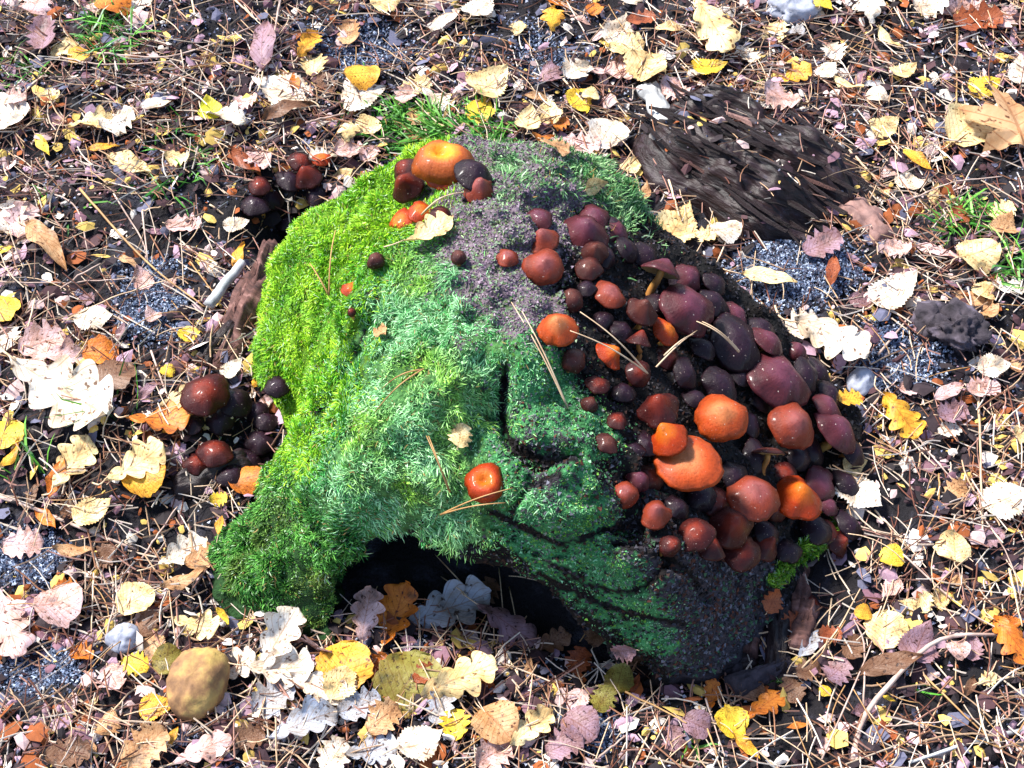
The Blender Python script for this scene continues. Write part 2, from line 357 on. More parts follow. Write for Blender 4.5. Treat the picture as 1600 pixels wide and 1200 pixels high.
def groove(u, v):
    g = np.zeros(len(u)); k = np.zeros(len(u)); q = np.column_stack([u, v])
    for pts, wd, dp in GROOVES:
        l_ = smooth_line(np.column_stack([np.array(pts, float), np.zeros(len(pts))]), 20)[:, :2]; d = np.full(len(u), 1e9)
        for a, b in zip(l_[:-1], l_[1:]):
            e = b - a; t = np.clip(((q - a) @ e) / (e @ e + 1e-9), 0, 1); d = np.minimum(d, np.linalg.norm(q - a - t[:, None] * e, axis=1))
        x = np.exp(-(d / wd) ** 2); g = np.maximum(g, x * dp); k = np.maximum(k, x * min(1, dp / .012))
    return g, k
H2 = H2 - groove(U2, V2)[0]
edge = np.clip(-D2 / 0.022, 0, 1); H2 = np.minimum(H2, H2 * (0.55 + 0.45 * np.sqrt(edge)) + 0.0)
H2 = H2.reshape(gn[0], gn[1]); D2 = D2.reshape(gn[0], gn[1])
zz = ax[2][None, None, :]
fld = np.maximum((zz - H2[:, :, None]) * 0.62, D2[:, :, None] - 0.004 + 0.12 * np.clip(zz, 0, 1))
# hollow under the front lip
CAVE = [((655, 880, .03), .055), ((700, 868, .03), .090), ((760, 890, .02), .088), ((850, 940, .01), .056), ((940, 980, 0), .034), ((1010, 1000, 0), .016)]
G3 = np.stack(np.meshgrid(*ax, indexing='ij'), -1)
cpts = np.array([np.r_[P(c[0][0], c[0][1], RIM[0][2] * 0 + c[1])[:2], -0.005] for c in CAVE]); crad = [c[1] for c in CAVE]
for i in range(len(cpts) - 1):
    s, e = cpts[i], cpts[i + 1]; v = e - s; wv = G3 - s
    t = np.clip((wv @ v) / (v @ v), 0, 1); dd = wv - t[..., None] * v
    fld = np.maximum(fld, (crad[i] + (crad[i + 1] - crad[i]) * t) - np.linalg.norm(dd * np.array([1, 0.8, 0.95]), axis=-1))
fld += 0.010 * fbm(G3 * 26, 3) + 0.009 * fbm(G3 * 85 + 5, 3)
del dd, wv, t
def surface_nets(f):
    s = f < 0; n0, n1, n2 = f.shape
    c = [f[i:n0 - 1 + i, j:n1 - 1 + j, k:n2 - 1 + k] for i in (0, 1) for j in (0, 1) for k in (0, 1)]
    offs = [(i, j, k) for i in (0, 1) for j in (0, 1) for k in (0, 1)]
    neg = sum((x < 0).astype(np.int8) for x in c); mix = (neg > 0) & (neg < 8)
    ii = np.argwhere(mix); vid = np.full(mix.shape, -1, np.int64); vid[mix] = np.arange(len(ii))
    cv = np.stack([x[mix] for x in c], 1); acc = np.zeros((len(ii), 3)); cnt = np.zeros(len(ii))
    for a in range(8):
        for b in range(a + 1, 8):
            oa, ob = np.array(offs[a]), np.array(offs[b])
            if abs(oa - ob).sum() != 1: continue
            m = (cv[:, a] < 0) != (cv[:, b] < 0); t = np.where(m, cv[:, a] / (cv[:, a] - cv[:, b] + 1e-15), 0)
            acc += np.where(m[:, None], oa + (ob - oa) * t[:, None], 0); cnt += m
    V = ii + acc / cnt[:, None]; Fs = []
    for axn in range(3):
        sl0 = [slice(1, -1)] * 3; sl1 = [slice(1, -1)] * 3; sl0[axn] = slice(0, -1); sl1[axn] = slice(1, None)
        a = s[tuple(sl0)]; b = s[tuple(sl1)]; e = np.argwhere(a != b); sg = a[a != b]
        o = np.ones(3, int); o[axn] = 0; e = e + o
        d1 = np.zeros(3, int); d2 = np.zeros(3, int); d1[(axn + 1) % 3] = 1; d2[(axn + 2) % 3] = 1
        g = lambda x: vid[x[:, 0], x[:, 1], x[:, 2]]
        qd = np.stack([g(e - d1 - d2), g(e - d2), g(e), g(e - d1)], 1)
        qd[~sg] = qd[~sg][:, ::-1]; Fs.append(qd)
    return V, np.vstack(Fs)
sv, sf = surface_nets(fld); sv = lo + sv * STEP
sf = sf[(sf >= 0).all(1)]
# keep the biggest connected piece
lab = np.arange(len(sv))
for _ in range(400):
    mn = lab[sf].min(1); new = lab.copy(); np.minimum.at(new, sf.ravel(), np.repeat(mn, 4)); new = new[new]
    if (new == lab).all(): break
    lab = new
big = np.bincount(lab[sf[:, 0]]).argmax(); sf = sf[lab[sf[:, 0]] == big]
used = np.unique(sf); re = np.full(len(sv), -1); re[used] = np.arange(len(used)); sv = sv[used]; sf = re[sf]
# zones of growth, as seeds on the stump's skin
ZONES = [  # name, colour, seeds (px, py, radius)
    ('bright', (0.10, 0.22, 0.008), [(590, 290, 60), (530, 350, 70), (480, 420, 80), (450, 500, 70), (440, 570, 50), (510, 480, 80), (500, 620, 60), (470, 700, 50), (480, 640, 40), (560, 400, 50)]),
    ('feather', (0.07, 0.19, 0.05), [(640, 460, 70), (590, 560, 70), (660, 560, 90), (740, 560, 60), (620, 640, 90), (700, 640, 70), (560, 700, 80), (640, 740, 90), (720, 740, 60), (530, 780, 80), (600, 800, 70), (690, 800, 50), (760, 790, 50)]),
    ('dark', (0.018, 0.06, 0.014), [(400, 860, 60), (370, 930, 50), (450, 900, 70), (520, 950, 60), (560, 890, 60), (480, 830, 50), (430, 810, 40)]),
    ('lichen', (0.17, 0.13, 0.15), [(780, 310, 70), (850, 300, 70), (900, 300, 50), (760, 380, 50), (830, 400, 50), (780, 460, 60), (850, 490, 40), (720, 440, 35), (940, 320, 40), (700, 350, 25)]),
    ('algae', (0.06, 0.25, 0.085), [(820, 590, 50), (800, 640, 50), (860, 640, 50), (880, 780, 70), (930, 820, 60), (820, 810, 50), (940, 900, 70), (990, 930, 48), (1040, 985, 26), (870, 880, 50), (900, 700, 40), (760, 710, 50), (940, 690, 30)]),
    ('topmoss', (0.06, 0.17, 0.07), [(920, 270, 30), (960, 290, 30), (800, 262, 25), (870, 262, 25), (990, 330, 25)]),
    ('bark', (0.055, 0.045, 0.055), [(1060, 950, 48), (1085, 995, 40), (850, 710, 45), (820, 670, 30), (1080, 900, 60), (1120, 950, 60), (1000, 860, 40), (970, 790, 35), (1140, 900, 60), (760, 600, 25)]),
    ('bare', (0.006, 0.004, 0.004), [(960, 420, 90), (1000, 540, 100), (1040, 640, 100), (1100, 740, 110), (1200, 660, 130), (1180, 800, 110), (1080, 480, 90), (940, 560, 55), (970, 640, 50), (1000, 720, 60), (700, 930, 70), (800, 960, 80), (900, 1000, 80)])]  # bare: dark wood, painted near black for shade between caps, in creases and hollow
def zone_of(Pt):
    u, v = proj(Pt); nz = fbm(Pt * 50, 4, .7) * 85; nz2 = fbm(Pt * 50 + 31, 4, .7) * 85; W = []
    for _, _, sd in ZONES:
        a = np.array(sd, float); d = np.hypot(u[:, None] + nz[:, None] - a[:, 0], v[:, None] + nz2[:, None] - a[:, 1]) / a[:, 2]
        W.append(d.min(1))
    W = np.stack(W, 1); W[:, 7] = np.where(groove(u, v)[1] + nz / 250 > .80, 0, W[:, 7])  # creases lose their moss and take the painted near-black shade
    return np.argmin(W, 1)
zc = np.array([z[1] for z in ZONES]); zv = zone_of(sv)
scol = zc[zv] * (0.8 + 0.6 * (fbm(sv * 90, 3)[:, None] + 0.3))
stump = empty('tree_stump', tuple(np.r_[rim[:, :2].mean(0), 0.0])); SL = np.array(stump.location)
tag(stump, 'low rotten tree stump overgrown with green moss and lichen, hollow underneath', 'stump')
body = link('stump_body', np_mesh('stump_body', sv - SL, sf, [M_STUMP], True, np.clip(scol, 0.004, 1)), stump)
bvh = BVHTree.FromPolygons([Vector(v) for v in sv], [tuple(f) for f in sf.tolist()])
def hit(px, py, maxz=True):
    d = Vector(ray(px, py)).normalized(); h = bvh.ray_cast(Vector(CAMP), d)
    g = Vector(G(px, py))
    if h[0] is not None and (h[0] - Vector(CAMP)).length < (g - Vector(CAMP)).length: return h[0], h[1], True
    return g, Vector((0, 0, 1)), False

# ------------------------------------------------------------------ moss and lichen (stuff, parts of the stump)
ta, tb = sv[sf[:, [0, 1, 2]]], sv[sf[:, [0, 2, 3]]]; TR = np.vstack([ta, tb])
cr = np.cross(TR[:, 1] - TR[:, 0], TR[:, 2] - TR[:, 0]); ar = np.linalg.norm(cr, axis=1) / 2; TN = cr / (2 * ar[:, None] + 1e-15)
def sample(n):
    k = rng.choice(len(TR), n, p=ar / ar.sum()); r1 = np.sqrt(rng.random(n)); r2 = rng.random(n)
    t = TR[k]; return t[:, 0] * (1 - r1)[:, None] + t[:, 1] * (r1 * (1 - r2))[:, None] + t[:, 2] * (r1 * r2)[:, None], TN[k]
def unit(v): return v / (np.linalg.norm(v, axis=-1, keepdims=True) + 1e-12)
def blades(p, n, L, W, stand, droop, c0, c1, curl=0.6, patch=None):
    m = len(p); rnd = rng.normal(size=(m, 3)); tang = unit(rnd - (rnd * n).sum(1, keepdims=True) * n)
    clump = np.stack([fbm(p * 45 + k * 11, 2) for k in range(3)], 1) * 3; tang = unit(tang * 0.8 + clump - (clump * n).sum(1, keepdims=True) * n + np.array([0, -.2, -.35]) * droop)
    d0 = unit(n * stand + tang * (1 - stand) + np.array([0, 0, 0.15])); d1 = unit(d0 + tang * curl + rng.normal(size=(m, 3)) * 0.35 + np.array([0, 0, -0.5]) * droop)
    d2 = unit(d1 + tang * curl * .7 + rng.normal(size=(m, 3)) * 0.35 + np.array([0, 0, -0.6]) * droop)
    side = unit(np.cross(d0, rng.normal(size=(m, 3)))) * (W / 2)[:, None]
    L = L[:, None]; a = p - n * 0.001; b = a + d0 * L * .4; c = b + d1 * L * .35; e = c + d2 * L * .25
    V = np.stack([a - side, a + side, b - side, b + side, c - side * .7, c + side * .7, e], 1).reshape(-1, 3)
    o = (np.arange(m) * 7)[:, None]
    T = np.concatenate([o + np.array([[0, 1, 3]]), o + np.array([[0, 3, 2]]), o + np.array([[2, 3, 5]]), o + np.array([[2, 5, 4]]), o + np.array([[4, 5, 6]])])
    t = np.clip(rng.beta(1.1, 1.5, (m, 1)) + .7 * fbm(p * 38 + 7, 3)[:, None], 0, 1); cc = np.asarray(c0) * (1 - t) + np.asarray(c1) * t
    if patch is not None: pw = np.clip(2.2 * fbm(p * 30 + 61, 3)[:, None] - .1, 0, .85); cc = cc * (1 - pw) + (np.asarray(patch) * (.35 + .9 * t)) * pw
    cc = cc * rng.uniform(.6, 1.4, (m, 1)); odd = rng.random(m); cc[odd < .035] = (0.30, 0.19, 0.06); cc[odd > .94] = cc[odd > .94] * .5 + np.array([0.34, 0.42, 0.30])  # random strand tones imitate lit strands, pale highlights and dark gaps
    C = np.repeat(cc, 7, 0)
    return V, T, C
MOSS = {  # n, length, width, stand, droop, colour pair, curl
    0: ('bright_cushion_moss', 80000, (.0025, .0065), (.0005, .0009), .62, .1, (0.07, 0.32, 0.003), (0.46, 0.72, 0.03), .8),
    1: ('feather_moss', 150000, (.0022, .0068), (.00042, .0008), .42, .25, (0.02, 0.26, 0.04), (0.46, 0.80, 0.42), 1.0),
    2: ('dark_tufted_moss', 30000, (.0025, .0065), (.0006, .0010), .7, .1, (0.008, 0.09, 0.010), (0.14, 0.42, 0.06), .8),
    5: ('fringe_moss', 5000, (.005, .009), (.0007, .0011), .65, .1, (0.05, 0.2, 0.05), (0.30, 0.50, 0.22), .5)}
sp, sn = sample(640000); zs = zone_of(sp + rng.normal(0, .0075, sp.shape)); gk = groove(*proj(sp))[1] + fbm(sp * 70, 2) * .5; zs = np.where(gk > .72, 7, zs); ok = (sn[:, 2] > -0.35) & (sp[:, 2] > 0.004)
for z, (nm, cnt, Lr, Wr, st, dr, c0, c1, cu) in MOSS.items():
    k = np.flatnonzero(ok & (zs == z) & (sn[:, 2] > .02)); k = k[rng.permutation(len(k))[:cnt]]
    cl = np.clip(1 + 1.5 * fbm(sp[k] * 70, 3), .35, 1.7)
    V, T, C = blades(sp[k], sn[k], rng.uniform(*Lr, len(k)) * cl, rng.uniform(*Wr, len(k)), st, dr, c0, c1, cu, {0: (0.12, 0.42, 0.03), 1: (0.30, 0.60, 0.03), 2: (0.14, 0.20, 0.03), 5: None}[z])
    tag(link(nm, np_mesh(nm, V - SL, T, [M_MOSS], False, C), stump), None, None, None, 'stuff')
# algae / lichen crust: short stubble and granules
k = np.flatnonzero(ok & (zs == 4)); k = k[rng.permutation(len(k))[:24000]]
V, T, C = blades(sp[k], sn[k], rng.uniform(.0010, .0028, len(k)), rng.uniform(.0005, .0009, len(k)), .7, .1, (0.02, 0.17, 0.045), (0.26, 0.58, 0.26), .8, (0.24, 0.52, 0.04))
tag(link('algae_film', np_mesh('algae_film', V - SL, T, [M_MOSS], False, C), stump), None, None, None, 'stuff')
def granules(p, n, size, cols):
    m = len(p); s = rng.uniform(*size, m)[:, None, None]
    tet = np.array([[1, 0, -.4], [-.5, .87, -.4], [-.5, -.87, -.4], [0, 0, 1.0]])
    q = rng.normal(size=(m, 4)); q /= np.linalg.norm(q, axis=1)[:, None]; w_, x, y, z = q.T
    Rm = np.stack([1 - 2 * (y * y + z * z), 2 * (x * y - z * w_), 2 * (x * z + y * w_), 2 * (x * y + z * w_), 1 - 2 * (x * x + z * z), 2 * (y * z - x * w_), 2 * (x * z - y * w_), 2 * (y * z + x * w_), 1 - 2 * (x * x + y * y)], 1).reshape(m, 3, 3)
    V = (np.einsum('mij,kj->mki', Rm, tet) * s + p[:, None]).reshape(-1, 3)
    o = (np.arange(m) * 4)[:, None]; T = np.concatenate([o + np.array([f]) for f in ([0, 2, 1], [0, 1, 3], [1, 2, 3], [2, 0, 3])])
    cols = np.asarray(cols); cc = cols[rng.integers(0, len(cols), m)] * rng.uniform(.7, 1.2, (m, 1))
    return V, T, np.repeat(cc, 4, 0)
k = np.flatnonzero(ok & (zs == 3)); k = k[rng.permutation(len(k))[:22000]]
V, T, C = granules(sp[k], sn[k], (.0007, .0017), [(0.20, 0.13, 0.18), (0.28, 0.21, 0.26), (0.10, 0.07, 0.10), (0.14, 0.19, 0.08), (0.22, 0.30, 0.19)])
tag(link('lichen_crust', np_mesh('lichen_crust', V - SL, T, [M_LITTER], False, C), stump), None, None, None, 'stuff')
k = np.flatnonzero(ok & (zs == 4)); k = k[rng.permutation(len(k))[:4500]]
V, T, C = granules(sp[k], sn[k], (.0006, .0016), [(0.08, 0.30, 0.11), (0.24, 0.50, 0.26), (0.06, 0.07, 0.06), (0.03, 0.14, 0.05), (0.18, 0.20, 0.19), (0.12, 0.30, 0.03)])
tag(link('algae_crust', np_mesh('algae_crust', V - SL, T, [M_LITTER], False, C), stump), None, None, None, 'stuff')
k = np.flatnonzero(ok & (zs == 6)); k = k[rng.permutation(len(k))[:3000]]
V, T, C = granules(sp[k], sn[k], (.0008, .0024), [(0.06, 0.055, 0.07), (0.13, 0.13, 0.16), (0.02, 0.018, 0.02), (0.08, 0.025, 0.015), (0.04, 0.035, 0.045), (0.05, 0.12, 0.06)])
tag(link('bark_crumbs', np_mesh('bark_crumbs', V - SL, T, [M_LITTER], False, C), stump), None, None, None, 'stuff')
k = np.flatnonzero(ok & (zs == 7)); k = k[rng.permutation(len(k))[:9000]]
V, T, C = granules(sp[k], sn[k], (.0008, .0022), [(0.010, 0.008, 0.010), (0.03, 0.027, 0.035), (0.008, 0.005, 0.005), (0.03, 0.010, 0.006), (0.03, 0.028, 0.036)])  # crumbs kept near black to match the shade painted between caps
tag(link('wood_crumbs', np_mesh('wood_crumbs', V - SL, T, [M_LITTER], False, C), stump), None, None, None, 'stuff')

def surf_moss(name, seeds, cnt, L, c0, c1, parent, origin):
    pts, nrm = [], []
    for (a, b, r) in seeds:
        for _ in range(cnt // len(seeds)):
            th = random.random() * 6.28; rr = r * math.sqrt(random.random()); h = hit(a + rr * math.cos(th), b + rr * math.sin(th) * .8)
            pts.append(h[0]); nrm.append(h[1])
    pts = np.array(pts); nrm = np.array(nrm); m = len(pts)
    V, T, C = blades(pts, nrm, rng.uniform(L * .6, L, m), rng.uniform(.0007, .0012, m), .7, .1, c0, c1)
    return tag(link(name, np_mesh(name, V - origin, T, [M_MOSS], False, C), parent), None, None, None, 'stuff')
surf_moss('moss_strip', [(1300, 825, 14), (1285, 840, 16), (1265, 855, 16), (1245, 870, 16), (1225, 890, 16), (1210, 905, 14)], 2200, .010, (0.06, 0.2, 0.01), (0.28, 0.48, 0.04), stump, SL)

# ------------------------------------------------------------------ mushrooms
def cap_profile(kind):
    if kind == 'convex': top = [(0, .54), (.2, .52), (.42, .44), (.62, .32), (.80, .18), (.93, .06), (1.0, -.03)]; und = [(.985, -.045), (.7, .02), (.3, .12)]
    elif kind == 'bell': top = [(0, .98), (.14, .93), (.30, .77), (.50, .52), (.72, .27), (.90, .07), (1.0, -.03)]; und = [(.985, -.045), (.7, .08), (.3, .28)]
    elif kind == 'button': top = [(0, .95), (.25, .92), (.50, .80), (.75, .58), (.93, .28), (1.0, -.05), (.93, -.35)]; und = [(.82, -.40), (.6, -.32), (.25, -.25)]
    elif kind == 'flat': top = [(0, .26), (.2, .27), (.42, .24), (.62, .19), (.80, .11), (.93, .02), (1.0, -.07)]; und = [(.96, -.09), (.7, -.04), (.25, -.10)]
    elif kind == 'cone': top = [(0, .74), (.12, .70), (.30, .58), (.52, .42), (.75, .24), (.92, .06), (1.0, -.10)]; und = [(.985, -.115), (.7, .02), (.25, .08)]
    elif kind == 'dimple': top = [(0, .16), (.12, .20), (.26, .35), (.46, .42), (.68, .36), (.88, .17), (1.0, -.10)]; und = [(.95, -.12), (.7, .0), (.25, .02)]
    return top, und
def cap_meshes(kind, seed):
    r_ = np.random.default_rng(seed); top, und = cap_profile(kind); n = 32; th = np.arange(n) / n * 2 * np.pi
    a = r_.uniform(.25, 1, 4) * np.array([.07, .045, .03, .022]); ph = r_.uniform(0, 6.28, 4); cx = r_.uniform(-.10, .10, 2)
    dent, dth = r_.choice([0, .10, .22]), r_.uniform(0, 6.28)
    def ring(r, z):
        wv = sum(a[i] * np.sin((i + 2) * th + ph[i]) for i in range(4)) * r
        wv = wv - dent * np.exp(-((th - dth + np.pi) % (2 * np.pi) - np.pi) ** 2 / .04) * max(0, r - .5) * 2 - .035 * np.sin(9 * th + ph[1]) * np.sin(4 * th + ph[2]) * r ** 3
        rr = r * (1 + wv); zv = z + 0.55 * wv * r + 0.03 * np.sin(5 * th + ph[0]) * r * r
        return np.stack([rr * np.cos(th) + cx[0] * (1 - r), rr * np.sin(th) + cx[1] * (1 - r), zv], 1)
    def grid(rings, pole):
        V = np.vstack(rings); F = []
        for i in range(len(rings) - 1):
            for j in range(n):
                k = (j + 1) % n; F.append((i * n + j, i * n + k, (i + 1) * n + k, (i + 1) * n + j))
        if pole is not None:
            V = np.vstack([V, pole]); c = len(V) - 1
            for j in range(n): F.append((c, (j + 1) % n, j, j))
        return V, tri(np.array(F)[:, ::-1])
    tr_ = [ring(*t) for t in top[1:]]; V, F = grid(tr_ + [ring(*und[0])], np.array([[cx[0], cx[1], top[0][1]]]))
    V = V * (1 + .17 * fbm(V * 1.3 + seed * 3.7, 2)[:, None]) + np.stack([fbm(V * 4 + seed + 20 * i, 2) for i in range(3)], 1) * .05
    cap = np_mesh('cap_' + kind, V, F, [MC['brown']])
    rg = [ring(*und[0])] + [ring(*u) for u in und[1:]] + [ring(.04, und[-1][1])]
    for q in rg[1:-1]: q[::2, 2] -= 0.03
    V, F = grid(rg, None); V = V * (1 + .17 * fbm(V * 1.3 + seed * 3.7, 2)[:, None]) + np.stack([fbm(V * 4 + seed + 20 * i, 2) for i in range(3)], 1) * .05; gl = np_mesh('gills_' + kind, V, F, [M_GILL])
    return cap, gl, und[-1][1]
CAPS = {k: [cap_meshes(k, 50 + i + 10 * j) for i in range(7)] for j, k in enumerate(['convex', 'bell', 'button', 'flat', 'cone', 'dimple'])}
KINDW = dict(convex='domed', bell='bell-shaped', button='round-capped', flat='flat wavy-capped', cone='pointed-capped', dimple='dimpled')
def mushroom(px, py, d, kind, col, axis, lift, where, group, label=None, clean=False):
    H, N, on = hit(px, py); C = H - Vector(ray(px, py)).normalized() * lift
    r = d / 2 * mpp(C); a = Vector((axis[0], axis[1] * .25 + .05 if axis[1] < .5 else axis[1], axis[2])).normalized()
    a = (a + Vector((random.uniform(-.22, .22), random.uniform(-.22, .22), 0))).normalized()
    v = CAPS[kind][random.randrange(7)]
    hc = C - a * r * 0.25                                  # middle of the cap, not its crown, sits on the ray
    top = hc + a * (v[2] * r)
    best = None
    for dr in (-a * .8 + Vector((0, 0, -.6)) - N * .3, -a, -N):
        h = bvh.ray_cast(top - a * 0.002, dr.normalized(), 0.09)
        if h[0] is not None: best = h[0]; break
    if best is None:
        g = Vector((top.x, top.y + 0.004, gz(top.x, top.y + 0.004))); nr = bvh.find_nearest(top)
        best = nr[0] if (on and nr[0] is not None) else g
    dirn = (best - top); base = best + (dirn.normalized() * 0.004 if dirn.length > 1e-5 else Vector((0, 0, -.004)))
    root = empty('mushroom', base)
    sz = 'small' if d < 38 else ('large' if d > 74 else 'medium')
    lab_ = label or f'{sz} {CAPW[col]} {KINDW[kind]} mushroom {where}'
    tag(root, lab_, 'mushroom', group)
    rq = a.to_track_quat('Z', 'Y') @ Quaternion((0, 0, 1), random.uniform(0, 6.28))
    c = link('cap', v[0], root, hc - base, rq, (r, r, r * random.uniform(.9, 1.1)))
    c.material_slots[0].link = 'OBJECT'; c.material_slots[0].material = MC[col]
    link('gills', v[1], c)
    L = (top - base); mid = base + L * 0.5 + Vector((random.uniform(-1, 1), random.uniform(-1, 1), -.6)) * L.length * 0.10
    mid2 = top - a * L.length * 0.25
    ln_ = smooth_line([np.array(base - base), np.array(mid - base), np.array(mid2 * .6 + (base + L * .75) * .4 - base), np.array(top + a * r * 0.06 - base)], 8)
    rs = min(max(r * 0.16, 0.0011), 0.0032)
    V, F = tube(ln_, rs * np.linspace(1.25, .95, 8), 7); link('stem', np_mesh('stem', V, tri(F), [M_STEM]), root)
    return root
UPF = (0.05, -0.15, 1); RT = (0.55, -0.25, 0.85); FR = (0.25, -0.6, 0.8)
GA = 'mushrooms on the stump rim'; WA = "in the clump on the stump's mossy rim"
top_group = [(692, 243, 100, 'dimple', 'ochre', (-.05, -.25, 1), .040, 'largest ochre-orange mushroom with sunken centre on the stump rim'), (697, 268, 66, 'convex', 'orange', (.05, -.6, .8), .034, None),
    (634, 288, 58, 'bell', 'red', (-.3, -.5, .85), .022, None), (630, 262, 46, 'convex', 'red', (-.5, -.1, .9), .022, None), (742, 268, 66, 'convex', 'plum', (.5, -.1, .85), .024, None),
    (748, 294, 52, 'bell', 'pink', (.2, -.7, .75), .018, None), (625, 346, 54, 'convex', 'orange', (-.35, -.35, .9), .022, None), (657, 328, 44, 'convex', 'orange', (.0, -.5, .9), .026, None), (690, 336, 38, 'convex', 'red', (.3, -.3, .9), .016, None)]
for a_ in top_group: mushroom(*a_[:7], WA, GA, a_[7])
GS = 'small mushrooms in the moss'; WS = 'growing alone out of the moss'
for a_ in [(587, 406, 28, 'button', 'brown', UPF, .012, None), (550, 450, 34, 'convex', 'orange', UPF, .010, None), (549, 487, 15, 'button', 'red', UPF, .008, None), (717, 400, 26, 'button', 'brown', UPF, .010, None),
           (757, 750, 66, 'dimple', 'orange', (.05, -.75, .75), .012, 'glossy orange mushroom with dark dimple on the green moss')]: mushroom(*a_[:7], WS, GS, a_[7])
GC = 'dense cluster on the bare slope'; WC = "in the dense cluster on the stump's bare slope"
cluster = [(842, 338, 42, 'convex', 'mauve', UPF, .010), (849, 372, 50, 'bell', 'pink', (-.1, -.5, .9), .014), (851, 413, 58, 'cone', 'pink', (-.1, -.6, .8), .016), (793, 400, 34, 'convex', 'pink', UPF, .008),
    (914, 360, 70, 'bell', 'mauve', (.0, -.6, .8), .018), (928, 336, 48, 'convex', 'mauve', (.2, .1, 1), .016), (920, 416, 42, 'convex', 'brown', FR, .014), (955, 457, 50, 'convex', 'pink', (.1, -.5, .9), .024), (893, 467, 36, 'button', 'brown', UPF, .014),
    (915, 448, 32, 'convex', 'plum', UPF, .010), (873, 511, 58, 'bell', 'peach', (-.2, -.55, .8), .020), (898, 562, 36, 'button', 'brown', FR, .014), (1036, 416, 62, 'cone', 'mauve', (.45, .75, .45), .036), (1080, 477, 88, 'convex', 'mauve', (.5, .1, .85), .030),
    (1005, 485, 48, 'bell', 'brown', FR, .030), (1043, 516, 44, 'convex', 'orange', (.4, -.5, .8), .030), (1155, 533, 90, 'convex', 'plum', (.4, .05, .9), .028), (1203, 528, 60, 'convex', 'mauve', (.5, .3, .8), .022), (1222, 588, 98, 'convex', 'mauve', (.35, -.2, .9), .036),
    (1245, 548, 32, 'button', 'mauve', RT, .012), (1128, 648, 78, 'cone', 'peach', (.0, -.45, .9), .042), (1030, 637, 64, 'bell', 'red', (-.05, -.6, .8), .030), (954, 552, 46, 'bell', 'orange', (.45, -.4, .8), .018), (1000, 582, 42, 'convex', 'red', FR, .020),
    (1043, 682, 60, 'bell', 'orange', (-.3, -.4, .85), .034), (1076, 716, 94, 'flat', 'peach', (.15, -.55, .85), .044), (1243, 660, 76, 'cone', 'pink', (.45, -.4, .8), .034), (1314, 668, 76, 'convex', 'mauve', (.5, -.2, .85), .024), (1180, 770, 82, 'convex', 'pink', (.3, -.35, .9), .036),
    (1250, 775, 74, 'bell', 'orange', (.2, -.5, .85), .036), (1288, 752, 54, 'flat', 'mauve', (.6, .1, .8), .024), (1296, 788, 34, 'convex', 'mauve', RT, .014), (1330, 818, 46, 'convex', 'plum', RT, .016), (1313, 848, 38, 'bell', 'red', RT, .014),
    (1278, 822, 52, 'convex', 'plum', FR, .012), (1145, 822, 66, 'bell', 'red', FR, .024), (1160, 858, 60, 'convex', 'red', (.15, -.7, .7), .018), (1085, 832, 56, 'convex', 'red', (.0, -.6, .8), .020), (1048, 852, 32, 'button', 'red', FR, .012),
    (1025, 801, 46, 'bell', 'pink', (-.1, -.6, .8), .014), (975, 771, 40, 'button', 'pink', (-.2, -.6, .8), .012), (997, 750, 34, 'button', 'mauve', UPF, .014), (990, 702, 32, 'convex', 'plum', UPF, .012), (965, 655, 32, 'convex', 'red', UPF, .010),
    (1075, 582, 46, 'convex', 'plum', RT, .018), (1128, 598, 60, 'convex', 'plum', RT, .020), (1232, 858, 42, 'convex', 'plum', FR, .010), (922, 630, 26, 'button', 'brown', UPF, .008), (1185, 712, 50, 'convex', 'plum', RT, .010), (1095, 775, 48, 'convex', 'plum', FR, .010),
    (1250, 712, 46, 'convex', 'plum', RT, .012), (985, 388, 44, 'convex', 'plum', RT, .012), (1300, 615, 44, 'convex', 'plum', RT, .010), (975, 515, 40, 'convex', 'plum', RT, .010), (1060, 440, 34, 'convex', 'plum', RT, .010), (1200, 830, 44, 'convex', 'plum', FR, .010), (1160, 585, 40, 'convex', 'plum', RT, .008), (1270, 945, 36, 'convex', 'red', FR, .010)]
def cl_name(c): return f"{'small' if c[2] < 40 else 'large' if c[2] > 81 else 'medium'} {CAPW[c[4]]} {KINDW[c[3]]}"
